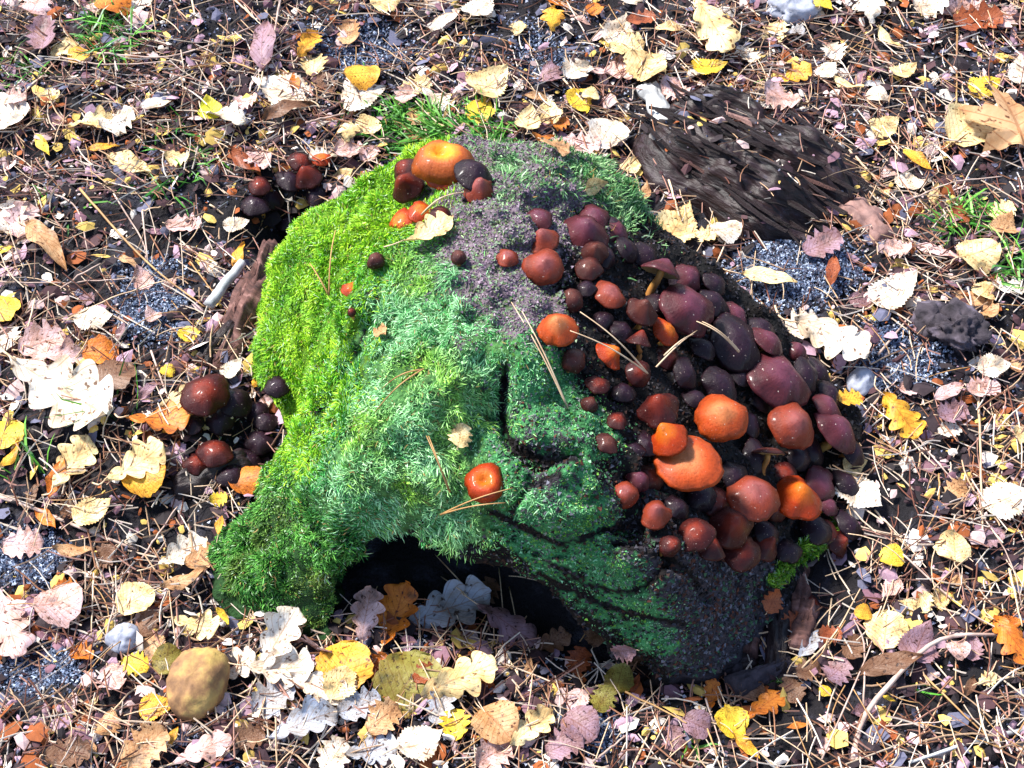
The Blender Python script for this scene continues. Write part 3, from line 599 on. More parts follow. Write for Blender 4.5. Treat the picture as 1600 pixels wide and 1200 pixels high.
cluster += [(968, 362, 46, 'convex', 'mauve', RT, .014), (1012, 398, 46, 'convex', 'plum', RT, .012), (1078, 432, 50, 'convex', 'mauve', RT, .014), (1118, 470, 52, 'convex', 'plum', RT, .014), (1152, 492, 50, 'convex', 'mauve', RT, .014), (1192, 512, 50, 'convex', 'plum', RT, .014), (1262, 585, 50, 'convex', 'plum', RT, .014), (1296, 632, 50, 'convex', 'mauve', RT, .016), (1336, 702, 46, 'convex', 'plum', RT, .014), (1326, 752, 46, 'convex', 'plum', RT, .014), (1298, 832, 46, 'convex', 'red', RT, .014), (930, 392, 40, 'bell', 'brown', UPF, .014), (1062, 500, 44, 'convex', 'red', RT, .016), (935, 598, 36, 'convex', 'red', UPF, .012), (950, 690, 34, 'convex', 'brown', UPF, .010), (1020, 745, 46, 'convex', 'red', FR, .012), (1225, 740, 46, 'convex', 'red', FR, .012), (1190, 620, 46, 'convex', 'plum', RT, .012),
    (1000, 530, 40, 'bell', 'red', (.2, .6, .5), .020), (1045, 555, 44, 'convex', 'red', RT, .012), (1100, 540, 44, 'convex', 'plum', RT, .010), (940, 500, 34, 'convex', 'plum', UPF, .010), (975, 610, 40, 'convex', 'plum', UPF, .008), (1010, 690, 44, 'convex', 'plum', UPF, .010), (1175, 660, 44, 'convex', 'plum', RT, .010), (1200, 700, 50, 'flat', 'brown', (.2, .7, .5), .026),
    (1120, 780, 52, 'convex', 'red', FR, .010), (1215, 790, 48, 'convex', 'red', FR, .012), (1110, 850, 48, 'convex', 'red', FR, .010), (1195, 850, 50, 'bell', 'red', FR, .010), (1060, 790, 40, 'convex', 'plum', FR, .010), (950, 400, 36, 'convex', 'plum', RT, .010), (960, 350, 40, 'convex', 'plum', RT, .010), (1280, 580, 44, 'convex', 'plum', RT, .010), (1270, 700, 56, 'convex', 'plum', RT, .014), (1030, 470, 40, 'convex', 'plum', RT, .012), (1120, 440, 40, 'convex', 'plum', RT, .008), (1090, 620, 44, 'convex', 'plum', RT, .012), (1150, 740, 44, 'convex', 'plum', RT, .012)]
cluster = [(c[0], c[1], c[2] * 1.10, *c[3:]) for c in cluster]
cl_all = [cl_name(c) for c in cluster]; uniq = [c for c in cluster if cl_all.count(cl_name(c)) == 1]
for a_ in cluster:
    lb = f"{cl_name(a_)} mushroom in the dense cluster"
    if cl_all.count(cl_name(a_)) > 1:
        nb = min(uniq, key=lambda c: math.hypot(c[0] - a_[0], c[1] - a_[1])); lb += f" near the {cl_name(nb)} one"
    mushroom(*a_, WC, GC, lb)
GL = 'mushrooms growing from the ground beside the stump'; WL = 'growing from the ground beside the mossy stump'
GLAB = ['larger glossy red-brown mushroom growing from litter beside orange oak leaf', 'blackish cap touching the larger red-brown ground mushroom', 'smaller red-brown mushroom growing from litter near the dark wood chunk', 'blackish cap touching the smaller red-brown ground mushroom', 'blackish cap wedged in the notch of the mossy stump edge', 'blackish cap between the two red-brown ground mushrooms', 'small orange cap beside the pinkish leaves behind the moss', 'dark red bell cap next to the small orange cap behind the moss']
for q_, a_ in enumerate([(318, 612, 80, 'convex', 'red', (-.1, -.2, 1), .030), (368, 625, 58, 'convex', 'plum', (.3, -.2, .9), .020), (335, 703, 56, 'convex', 'red', (-.1, -.3, 1), .022), (388, 720, 50, 'convex', 'plum', (.2, -.2, 1), .018), (432, 602, 40, 'convex', 'plum', UPF, .012), (300, 660, 40, 'convex', 'plum', UPF, .010),
           (502, 246, 32, 'convex', 'orange', UPF, .016), (480, 274, 50, 'bell', 'red', (-.1, -.4, .9), .020), (398, 316, 50, 'convex', 'plum', UPF, .016), (440, 325, 46, 'convex', 'plum', UPF, .012), (460, 300, 40, 'convex', 'plum', UPF, .010), (412, 350, 40, 'convex', 'plum', UPF, .010)]):
    mushroom(*a_, WL, GL, GLAB[q_] if q_ < 8 else 'blackish plum cap in the dark pit beside the bright moss')
for a_, lb in [((470, 250, 40, 'convex', 'red', UPF, .018), 'red-brown cap crowding the dark red bell cap behind the moss'), ((452, 278, 46, 'convex', 'plum', UPF, .022), 'blackish plum cap in the dark pit beside the bright moss'), ((492, 302, 38, 'convex', 'plum', UPF, .018), 'blackish plum cap in the dark pit beside the bright moss'), ((422, 308, 46, 'convex', 'plum', UPF, .026), 'blackish plum cap in the dark pit beside the bright moss'), ((405, 288, 38, 'convex', 'red', UPF, .018), 'red-brown cap at the edge of the dark pit'), ((452, 345, 40, 'convex', 'plum', UPF, .022), 'blackish plum cap in the dark pit beside the bright moss'),
               ((345, 655, 48, 'convex', 'plum', UPF, .014), 'dark cap below the larger red-brown ground mushroom'), ((405, 688, 46, 'convex', 'plum', UPF, .014), 'dark cap in the shade of the stump edge'), ((362, 738, 50, 'convex', 'plum', UPF, .012), 'dark cap on the dark wood chunk'), ((308, 722, 42, 'convex', 'red', UPF, .012), 'dull red cap beside the smaller red-brown ground mushroom'), ((415, 655, 42, 'convex', 'plum', UPF, .014), 'dark cap in the shade of the stump edge'), ((400, 640, 40, 'convex', 'plum', UPF, .012), 'dark cap in the shade of the stump edge')]:
    mushroom(*a_, WL, GL, lb)

# ------------------------------------------------------------------ leaves
def leaf_mesh(kind, seed):
    r_ = np.random.default_rng(seed); nu, nv = (46, 7) if kind == 'oak' else (30, 7) if kind == 'birch' else (18, 7)
    u = np.linspace(0, 1, nu); v = np.linspace(-1, 1, nv)
    k = r_.uniform(.9, 1.1)
    if kind == 'birch': wd = .40 * k * np.clip(np.sin(np.pi * np.clip(u, 0, 1) ** 0.62), 0, 1) ** .85 * (1 - .12 * u); amp = np.where(np.arange(nu) % 2, 1.06, .93)
    elif kind == 'oak':
        ph = r_.uniform(-.4, .4); wd = .33 * k * np.sin(np.pi * u ** 1.15) ** .6 * (0.40 + 0.60 * u ** .5); amp = 0.52 + 0.52 * np.abs(np.sin(np.pi * (u * 4.3 + ph * .5))) ** .65
    elif kind == 'round': wd = .44 * k * np.sqrt(np.clip(1 - (2 * u - 1) ** 2, 0, 1)); amp = 1 + .04 * np.sin(u * 40)
    elif kind == 'lance': wd = .17 * k * np.sin(np.pi * u ** .9); amp = np.ones(nu)
    elif kind == 'torn': wd = .36 * k * np.sqrt(np.clip(1 - (2 * u - 1) ** 2, 0, 1)); amp = 1 + .30 * np.sin(u * 23 + r_.uniform(0, 6)) * np.sin(u * 51)
    hl = wd * np.interp(u, np.linspace(0, 1, 9), r_.uniform(.86, 1.12, 9)); hr = wd * np.interp(u, np.linspace(0, 1, 9), r_.uniform(.86, 1.12, 9))
    a1, a2, a3 = r_.uniform(-1.2, 1.2), r_.uniform(-.35, .35), r_.uniform(.02, .055); ph = r_.uniform(0, 6.28, 3); tw = r_.uniform(-.6, .6)
    if kind in ('round', 'birch'): a1 *= .5; tw *= .6
    V = []; UV = []
    for i in range(nu):
        shift = (0.30 if kind == 'oak' else .06)
        for j in range(nv):
            s = abs(v[j]); hw = (hr if v[j] > 0 else hl)[i] * (1 + (amp[i] - 1) * s)
            y = v[j] * hw; x = u[i] - .5 + shift * s * wd[i] * .6 + .03 * math.sin(3 * u[i] + ph[0])
            z = a1 * y * y * 1.6 + a2 * (u[i] - .5) ** 2 * 2 + a3 * math.sin(7 * u[i] + ph[1] + 2 * v[j]) * (.3 + s) + tw * y * (u[i] - .5) + .02 * math.sin(15 * u[i] + 4 * v[j] + ph[2]) * s - .02 * (1 - s)
            V.append((x, y, z)); UV.append((u[i], .5 + v[j] / 2))
    V = np.array(V); ix = np.arange(nu * nv).reshape(nu, nv)
    F = np.stack([ix[:-1, :-1], ix[1:, :-1], ix[1:, 1:], ix[:-1, 1:]], -1).reshape(-1, 4)
    V[:, 2] -= V[:, 2].min()
    me = np_mesh('leaf_' + kind, V, F, [ML['cream']], True, None, UV)
    b = V[ix[0, nv // 2]]; L = r_.uniform(.15, .4) if kind != 'torn' else .08
    pts = smooth_line([b + [.06, 0, .004], b + [-L * .5, r_.uniform(-.05, .05), .01], b + [-L, r_.uniform(-.1, .1), -.01]], 6)
    sv_, sf_ = tube(pts, np.linspace(.010, .014, 6), 5)
    return me, np_mesh('stalk', sv_, tri(sf_), [M_NEEDLE])
def maple_mesh(seed):
    r_ = np.random.default_rng(seed); n = 60; th = np.arange(n) / n * 2 * np.pi; rad = np.zeros(n)
    for c, s, m_ in [(0, .42, .58), (.95, .38, .52), (-.95, .38, .52), (1.9, .36, .38), (-1.9, .36, .38)]:
        d = np.abs((th - c + np.pi) % (2 * np.pi) - np.pi); rad = np.maximum(rad, m_ * np.exp(-(d / s) ** 1.4 * .5) * (1 + .10 * np.sin(th * 23)))
    rad = np.maximum(rad, .16); V = [(0, 0, 0)]; UV = [(.5, .5)]
    for k in (.25, .5, .75, 1):
        for i in range(n): V.append((rad[i] * k * math.cos(th[i]), rad[i] * k * math.sin(th[i]), .12 * (rad[i] * k) ** 2 * math.sin(2 * th[i]) - .35 * (rad[i] * k) ** 2 * abs(math.cos(3 * th[i])) + .03 * math.sin(5 * th[i]) * k)); UV.append((.5 + rad[i] * k * math.cos(th[i]), .5 + rad[i] * k * math.sin(th[i])))
    F = [(0, 1 + i, 1 + (i + 1) % n, 1 + (i + 1) % n) for i in range(n)]
    for k in range(3):
        for i in range(n): a = 1 + k * n; F.append((a + i, a + n + i, a + n + (i + 1) % n, a + (i + 1) % n))
    V = np.array(V); V[:, 2] -= V[:, 2].min()
    me = np_mesh('leaf_maple', V, tri(F), [ML['tan']], True, None, UV)
    pts = smooth_line([[0, 0, .05], [-.3, .03, .05], [-.7, -.08, .0]], 6); a, b = tube(pts, .010, 5)
    return me, np_mesh('stalk', a, tri(b), [M_TWIGD])
LM = {k: [leaf_mesh(k, 100 + 10 * j + i) for i in range(6)] for j, k in enumerate(['birch', 'oak', 'round', 'lance', 'torn'])}
LM['maple'] = [maple_mesh(7)]
KW = dict(birch='birch leaf', oak='lobed oak leaf', round='oval leaf', lance='narrow curled leaf', torn='torn leaf scrap', maple='large pointed-lobed leaf')
MARKS = [(106, 624, 150, 'around the largest whitish oak leaf'), (1515, 210, 130, 'around the round cream leaf beside the big pointed one'), (116, 736, 110, 'among the big cream oak leaves'), (80, 420, 140, 'around the tan narrow leaf on pale stalks'), (1000, 90, 150, 'in the pile of pale leaves beyond the stump'), (470, 130, 120, 'among the whitish birch leaves beyond the moss'), (1540, 820, 140, 'around the whitish leaf crossed by stalks'), (1400, 80, 150, 'along the straight dark stick'), (60, 970, 130, 'beside the pink-edged pale leaves'), (1160, 240, 190, 'beside the dark rotten log'), (310, 1075, 130, 'by the rounded ochre stone'), (195, 1000, 90, 'around the small grey stone'), (800, 960, 190, 'at the mouth of the hollow under the stump'), (1280, 700, 170, "at the foot of the stump's mushroom slope"),
         (335, 650, 140, 'around the red-brown mushrooms growing from the ground'), (370, 480, 110, 'beside the reddish bark slab'), (1480, 520, 130, 'around the dark earth clod'), (1440, 1060, 180, 'around the long arched twig'), (690, 190, 150, 'in the grass close to the ochre mushroom clump'),
         (180, 90, 170, 'around the tall green grass tuft'), (320, 250, 120, 'by the short grass beyond the mossy side'), (1520, 380, 110, 'in the green grass beside the cream leaf'), (500, 1010, 150, 'in the leaf pile under the dark moss foot'), (1190, 1120, 130, 'below the crumbling bark end of the stump')]
def where_of(px, py):
    b = min(MARKS, key=lambda m: math.hypot(px - m[0], py - m[1]) / m[2])
    if math.hypot(px - b[0], py - b[1]) / b[2] < 1.05: return b[3]
    return 'on open needle litter away from the stump'
LCOUNT = 0
def leaf(px, py, L, ang, kind, col, tilt=14, on=False, label=None, up=0.0065, var=None):
    global LCOUNT
    h = hit(px, py); base = h[0] if (on or h[2]) else Vector(G(px, py)); N = h[1] if h[2] else Vector((0, 0, 1))
    s = L * mpp(base) * (1.14 if kind != 'maple' else 1.0); a = R(ang); rz = math.atan2(math.sin(a) / math.sin(PITCH), math.cos(a))
    me, st = LM[kind][var if var is not None else random.randrange(len(LM[kind]))]
    q = Quaternion((0, 0, 1), rz); ta_ = random.uniform(0, 6.28); tl = R(random.uniform(.2, 1) * tilt)
    q = Quaternion((math.cos(ta_), math.sin(ta_), 0), tl) @ q
    if h[2]: q = Vector((0, 0, 1)).rotation_difference(N) @ q
    up = up + .35 * s * .5 * math.sin(tl)
    o = link('fallen_leaf', me, None, base + N * up, q, (s, s, s))
    o.material_slots[0].link = 'OBJECT'; o.material_slots[0].material = ML[col]
    c = link('stalk', st, o)
    lb = label or f'{LEAFW[col]} {KW[kind]} ' + ('resting on the mossy stump' if h[2] else where_of(px, py))
    tag(o, lb, 'leaf', 'fallen leaves: ' + lb); LCOUNT += 1
    return o
B, O_, RN, LN, TO, MP = 'birch', 'oak', 'round', 'lance', 'torn', 'maple'
LEAVES = [(180, 22, 52, 60, RN, 'orange'), (15, 195, 70, 10, RN, 'white'), (105, 90, 42, 200, B, 'cream'), (126, 97, 32, 20, RN, 'gold'), (72, 66, 60, 100, TO, 'mauve'), (148, 206, 64, 5, O_, 'cream'), (188, 202, 54, 30, TO, 'white'), (165, 240, 42, 10, LN, 'gold'), (205, 266, 86, -25, LN, 'cream'),
    (70, 236, 44, -50, LN, 'yellow'), (250, 172, 52, 20, LN, 'white'), (330, 177, 40, 110, B, 'lemon'), (352, 197, 64, -20, O_, 'white'), (386, 266, 66, -35, LN, 'rust'), (280, 258, 36, 0, TO, 'cream'), (222, 14, 46, 30, B, 'white'), (388, 170, 36, 10, TO, 'pink'), (60, 22, 52, 80, TO, 'pink'), (24, 165, 40, 0, TO, 'pink'),
    (416, 85, 105, 95, LN, 'mauve'), (482, 82, 58, 60, O_, 'gold'), (492, 112, 44, 90, TO, 'cream'), (440, 152, 86, 160, B, 'white'), (462, 140, 40, 100, LN, 'orange'), (566, 132, 48, 10, RN, 'gold'), (572, 162, 66, 30, B, 'white'), (604, 14, 46, 20, B, 'cream'), (700, 42, 62, 40, LN, 'white'), (752, 22, 60, 60, B, 'white'), (756, 34, 36, 0, RN, 'white'),
    (766, 142, 76, 50, B, 'cream'), (752, 182, 52, 80, B, 'yellow'), (650, 146, 46, 30, TO, 'cream'), (682, 166, 56, -30, O_, 'white'), (636, 160, 40, 60, TO, 'pink'), (452, 186, 70, 15, LN, 'brown'), (545, 222, 52, 80, O_, 'cream'), (548, 246, 48, 10, TO, 'pink'), (576, 208, 38, 20, RN, 'cream'), (578, 250, 34, 40, TO, 'pink'), (404, 260, 46, -20, TO, 'pink'),
    (862, 46, 56, 80, O_, 'gold'), (966, 60, 60, 70, B, 'white'), (978, 84, 54, 10, TO, 'cream'), (1046, 56, 48, 10, LN, 'cream'), (1110, 52, 104, -65, O_, 'cream'), (960, 122, 78, 10, O_, 'pink'), (1014, 122, 74, -50, B, 'cream'), (900, 122, 54, 40, TO, 'white'), (906, 170, 48, -70, B, 'yellow'), (922, 160, 26, 0, RN, 'cream'), (826, 196, 48, 80, B, 'cream'), (946, 221, 58, 60, RN, 'white'),
    (1106, 116, 50, 10, B, 'yellow'), (1166, 96, 40, -60, TO, 'white'), (838, 228, 42, 20, LN, 'orange'), (862, 246, 46, -10, TO, 'tan'), (905, 236, 54, 0, TO, 'pink'), (986, 266, 34, 70, B, 'cream'), (1052, 152, 46, -30, TO, 'pink'), (872, 204, 30, 20, TO, 'orange'), (985, 10, 40, 60, TO, 'white'), (1000, 40, 40, 10, TO, 'rust'),
    (1280, 22, 34, 70, RN, 'yellow'), (1355, 30, 72, 80, O_, 'white'), (1384, 74, 50, -50, LN, 'cream'), (1238, 130, 56, 20, O_, 'gold'), (1290, 122, 38, 40, B, 'white'), (1322, 146, 50, -30, LN, 'cream'), (1410, 122, 44, 30, B, 'cream'), (1450, 22, 52, 10, TO, 'white'), (1492, 28, 60, 20, O_, 'pink'), (1536, 145, 46, 20, B, 'yellow'), (1506, 212, 78, 40, RN, 'cream'), (1578, 232, 185, 100, MP, 'tan'),
    (1382, 206, 44, 30, B, 'cream'), (1368, 165, 36, 80, RN, 'white'), (1420, 295, 44, 10, B, 'white'), (1214, 165, 56, -20, TO, 'pink'), (1560, 186, 56, 40, O_, 'white'), (1522, 44, 70, 10, TO, 'rust'), (1300, 92, 40, 100, TO, 'white'), (1565, 40, 50, 30, TO, 'pink'), (1590, 120, 46, 80, B, 'white'), (1240, 60, 30, 0, TO, 'grey'), (1430, 260, 50, -40, LN, 'gold'),
    (1056, 362, 80, 60, B, 'cream'), (1098, 378, 40, 10, TO, 'cream'), (1130, 374, 44, 20, RN, 'white'), (1008, 312, 40, 80, LN, 'tan'), (1200, 444, 74, -10, LN, 'cream'), (1396, 466, 78, 30, B, 'white'), (1520, 412, 60, 20, RN, 'cream'), (1536, 465, 42, 40, B, 'cream'), (1520, 488, 60, -30, TO, 'tan'), (1550, 582, 46, 10, B, 'white'), (1296, 545, 120, -30, O_, 'white'), (1250, 522, 60, 20, TO, 'white'), (1402, 662, 84, -55, O_, 'gold'),
    (1330, 724, 36, 20, B, 'cream'), (1340, 782, 72, -40, B, 'white'), (1566, 792, 72, 20, B, 'white'), (1390, 880, 36, 70, RN, 'yellow'), (1484, 868, 52, 80, RN, 'cream'), (1530, 618, 50, 10, TO, 'pink'), (1478, 622, 62, 30, LN, 'pink'), (1482, 655, 50, 20, TO, 'mauve'), (1480, 682, 36, 10, TO, 'white'), (1298, 432, 54, 75, LN, 'rust'), (1282, 392, 56, 20, TO, 'mauve'), (1320, 633, 40, 10, TO, 'gold'), (1560, 340, 40, 20, TO, 'cream'), (1566, 362, 46, 60, B, 'tan'), (1595, 690, 40, 0, TO, 'cream'), (1490, 775, 40, 30, TO, 'tan'), (1400, 400, 40, -20, TO, 'pink'), (1460, 405, 60, -20, LN, 'pink'),
    (1380, 992, 62, 75, RN, 'cream'), (1432, 1012, 66, 60, B, 'mauve'), (1490, 1024, 34, 10, RN, 'pink'), (1576, 1016, 92, -60, O_, 'orange'), (1388, 1046, 90, 10, LN, 'brown'), (1266, 1012, 66, 40, LN, 'grey'), (1146, 1140, 66, -65, LN, 'yellow'), (1140, 1136, 50, -60, RN, 'yellow'), (1164, 1172, 54, -40, LN, 'gold'), (1192, 1112, 66, 30, O_, 'orange'), (1110, 1092, 40, 80, O_, 'orange'), (1345, 966, 26, 0, RN, 'gold'), (1440, 950, 34, 60, TO, 'cream'), (1286, 1086, 18, 30, RN, 'yellow'), (1570, 980, 50, 0, LN, 'orange'), (1385, 1098, 22, -20, LN, 'yellow'), (860, 1012, 54, 20, O_, 'brown'), (905, 1042, 46, 60, TO, 'rust'), (756, 935, 48, 40, TO, 'brown'), (1000, 1045, 48, 10, O_, 'brown'), (930, 1000, 40, 70, TO, 'brown'), (1060, 1070, 44, 30, TO, 'mauve'), (1195, 935, 40, 60, TO, 'rust'), (1237, 985, 44, 30, TO, 'rust'), (1220, 1022, 40, 80, LN, 'rust'), (1260, 1056, 40, 10, TO, 'brown'), (1302, 1060, 48, 40, TO, 'mauve'), (1292, 1000, 36, 0, TO, 'rust'), (1172, 1086, 40, 20, TO, 'brown'), (1235, 1085, 44, 100, TO, 'brown'), (1330, 1020, 40, 50, TO, 'brown'),
    (966, 1072, 44, 70, RN, 'olive'), (990, 1078, 36, 60, LN, 'rust'), (940, 1102, 44, 60, TO, 'olive'), (906, 1142, 58, -30, RN, 'mauve'), (882, 1172, 60, 20, TO, 'mauve'), (830, 1146, 80, 35, O_, 'cream'), (826, 1052, 36, 80, LN, 'tan'), (790, 986, 96, -30, O_, 'mauve'), (700, 962, 130, 20, O_, 'grey'), (618, 972, 92, 70, O_, 'orange'), (576, 972, 84, 80, O_, 'pink'), (496, 1000, 100, 30, O_, 'pink'), (540, 1052, 84, 70, RN, 'gold'), (536, 1072, 60, 60, B, 'cream'), (436, 1012, 104, 60, O_, 'white'), (640, 1076, 100, 50, RN, 'olive'), (720, 1076, 118, 20, O_, 'cream'), (712, 1140, 50, 90, TO, 'yellow'), (776, 1140, 70, -45, RN, 'tan'),
    (590, 1048, 40, 50, TO, 'orange'), (664, 1062, 40, 30, TO, 'rust'), (562, 1110, 60, 20, TO, 'grey'), (476, 1140, 96, 20, O_, 'grey'), (500, 1082, 90, -20, O_, 'white'), (440, 1052, 90, 0, O_, 'white'), (690, 1110, 54, 70, TO, 'grey'), (1086, 1140, 44, -20, RN, 'mauve'), (362, 960, 32, -50, LN, 'yellow'), (430, 1100, 70, 30, TO, 'grey'), (600, 1130, 60, 40, TO, 'tan'), (580, 1180, 80, 10, O_, 'grey'), (660, 1170, 70, 20, B, 'white'), (770, 1185, 60, 30, TO, 'pink'), (525, 1190, 60, 60, TO, 'white'), (320, 1180, 80, 20, O_, 'pink'), (230, 1175, 70, 40, TO, 'tan'), (110, 1185, 60, 10, TO, 'brown'), (390, 1160, 50, 10, TO, 'brown'), (270, 1160, 40, 60, LN, 'gold'),
    (22, 986, 104, -60, O_, 'pink'), (100, 956, 70, 20, RN, 'pink'), (106, 930, 40, 10, TO, 'orange'), (216, 946, 56, 30, RN, 'cream'), (308, 984, 74, -10, O_, 'cream'), (286, 876, 74, 35, O_, 'white'), (294, 916, 70, 20, LN, 'tan'), (216, 1046, 44, -10, TO, 'yellow'), (266, 1040, 46, 80, RN, 'olive'), (250, 1112, 50, 10, B, 'gold'), (365, 1050, 76, 20, O_, 'white'), (180, 1066, 50, -50, TO, 'pink'), (116, 736, 92, 60, O_, 'cream'), (92, 755, 70, 80, LN, 'orange'), (216, 736, 96, 30, O_, 'cream'), (232, 758, 60, 10, RN, 'gold'), (150, 806, 56, 30, B, 'cream'), (76, 818, 56, -40, LN, 'orange'), (106, 624, 165, -28, O_, 'white'), (14, 688, 54, 60, RN, 'yellow'), (24, 722, 52, 70, LN, 'gold'),
    (160, 562, 50, 0, RN, 'orange'), (184, 598, 60, 30, RN, 'brown'), (286, 636, 70, 20, O_, 'cream'), (252, 668, 92, 5, O_, 'orange'), (278, 676, 40, 20, LN, 'gold'), (330, 656, 66, -10, B, 'cream'), (366, 584, 36, 40, B, 'white'), (402, 604, 34, 80, LN, 'gold'), (390, 760, 46, 10, RN, 'orange'), (344, 788, 26, 10, TO, 'yellow'), (352, 830, 34, 90, LN, 'gold'), (300, 532, 34, 0, B, 'yellow'), (264, 590, 22, 60, RN, 'yellow'), (372, 360, 36, 10, B, 'white'), (76, 398, 100, -42, LN, 'tan'), (22, 350, 60, 90, TO, 'white'), (42, 356, 60, 80, TO, 'pink'), (10, 494, 50, 30, RN, 'yellow'), (150, 508, 54, 10, B, 'white'), (70, 546, 70, 20, TO, 'pink'), (14, 540, 50, 80, TO, 'white'), (96, 572, 70, 10, O_, 'pink'), (290, 362, 48, 0, TO, 'pink'), (378, 412, 50, 80, LN, 'gold'), (10, 400, 36, 10, LN, 'yellow'), (320, 880, 50, 20, TO, 'tan'), (40, 860, 60, 10, TO, 'pink'), (120, 870, 60, 0, LN, 'tan')]
for a_ in LEAVES: leaf(*a_)
leaf(672, 376, 74, 25, O_, 'cream', 8, True, 'pale cream lobed leaf lying between the rim mushrooms', .006)
leaf(610, 532, 62, -48, LN, 'tan', 6, True, 'single tan narrow leaf lying on the green moss', .008)
leaf(712, 693, 40, 80, TO, 'cream', 6, True, 'small pale leaf scrap stuck in moss above the dimpled orange mushroom', .008)
leaf(925, 286, 34, 20, B, 'cream', 6, True, "cream birch leaf on the lichen at the stump's top edge", .005)
# further small leaves of the litter
n_, tries = 0, 0
colw = ['pink', 'mauve', 'tan', 'white', 'cream', 'brown', 'rust', 'grey', 'orange', 'gold']; cw = [.2, .15, .13, .13, .12, .12, .06, .04, .03, .02]
stump_poly = np.array([(r_[0], r_[1]) for r_ in RIM], float)
while n_ < 75 and tries < 3000:
    tries += 1; px, py = random.uniform(5, 1595), random.uniform(5, 1195)
    if poly_sd(np.array([[px, py]]), stump_poly)[0] < 25: continue
    if blob(px, py, 1170, 250, 190, 120, 20) < 1 or min(math.hypot(px - l_[0], py - l_[1]) / (l_[2] * .6) for l_ in LEAVES) < 1: continue
    LEAVES.append((px, py, 40)); n_ += 1
    leaf(px, py, random.uniform(22, 48), random.uniform(0, 360), random.choice([TO, TO, TO, LN, B]), random.choices(colw, cw)[0], 22, up=.003)

# ------------------------------------------------------------------ rotten log behind
log_c = P(1168, 262, 0); log = empty('rotten_log', log_c); lax = P(1315, 345, 0) - P(1030, 190, 0); lax[2] = 0
tag(log, 'dark crumbling rotten log with splintered fibres lying behind the stump', 'log')
lrot = math.atan2(lax[1], lax[0]); LLEN = np.linalg.norm(lax) * 1.06; LW = 0.135
nu, nv = 110, 60; uu, vv = np.meshgrid(np.linspace(-.5, .5, nu), np.linspace(-.5, .5, nv), indexing='ij')
edg = np.clip(1 - (2 * uu) ** 4, 0, 1) * np.clip(1 - (2 * vv) ** 2, 0, 1)
pp = np.stack([uu * 3, vv * 26, uu * 0], -1); wob = fbm(np.stack([uu * 5, vv * 5, uu * 0 + 3], -1), 3)
zz_ = np.sqrt(edg) * 0.040 * (1 + .9 * wob) + (0.020 * fbm(pp, 3) + 0.010 * fbm(pp * np.array([2, 2.7, 1]) + 4, 2)) * edg ** .5 - 0.010
xx_ = uu * LLEN * (1 + .10 * fbm(np.stack([vv * 9, uu * 0, uu * 0], -1), 2)); yy_ = vv * LW * np.sqrt(1 - .75 * (2 * uu) ** 2) * (1 + .5 * fbm(np.stack([uu * 4, uu * 0 + 7, uu * 0], -1), 2))
ix = np.arange(nu * nv).reshape(nu, nv); F = np.stack([ix[:-1, :-1], ix[1:, :-1], ix[1:, 1:], ix[:-1, 1:]], -1).reshape(-1, 4)
lq = Quaternion((0, 0, 1), lrot)
LV = np.stack([xx_, yy_, zz_], -1).reshape(-1, 3)
link('log_body', np_mesh('log_body', LV, F, [M_ROT]), log, (0, 0, 0), lq)
LVW = [lq @ Vector(v) + Vector(log_c) for v in LV]; log_bvh = BVHTree.FromPolygons(LVW, [tuple(f) for f in F.tolist()])
def splinter_mesh(seed):
    r_ = np.random.default_rng(seed); n = 9; t = np.linspace(0, 1, n); wd = np.sin(np.pi * (t * .9 + .06)) ** .5 * .07 * r_.uniform(.7, 1.2, n); V = []
    for i in range(n):
        b = .05 * math.sin(3 * t[i] + seed)
        V += [(t[i] - .5, -wd[i] + b, 0), (t[i] - .5, -wd[i] * .3 + b, .035 + .02 * r_.random()), (t[i] - .5, wd[i] * .4 + b, .03 + .02 * r_.random()), (t[i] - .5, wd[i] + b, 0), (t[i] - .5, b, -.02)]
    F = [(i * 5 + j, i * 5 + (j + 1) % 5, i * 5 + 5 + (j + 1) % 5, i * 5 + 5 + j) for i in range(n - 1) for j in range(5)]
    return np_mesh('splinter', V, np.array(F), [M_ROT], False)
SPL = [splinter_mesh(i) for i in range(5)]
for i in range(80):
    a, b = random.uniform(-.46, .46), random.uniform(-.44, .44); k = LV[int((a + .5) * (nu - 1)) * nv + int((b + .5) * (nv - 1))]
    s = random.uniform(.025, .075)
    q = lq @ Quaternion((0, 0, 1), random.gauss(0, .14)) @ Quaternion((1, 0, 0), random.uniform(-.4, .4)) @ Quaternion((0, 1, 0), random.gauss(0, .08))
    o = link('splinter', SPL[i % 5], log, lq @ Vector((k[0], k[1], k[2] + .0015)), q, (s, s * random.uniform(.3, .8), s * .7))
    if i % 10 == 0: o.material_slots[0].link = 'OBJECT'; o.material_slots[0].material = M_BARK if i % 8 else M_TWIGD

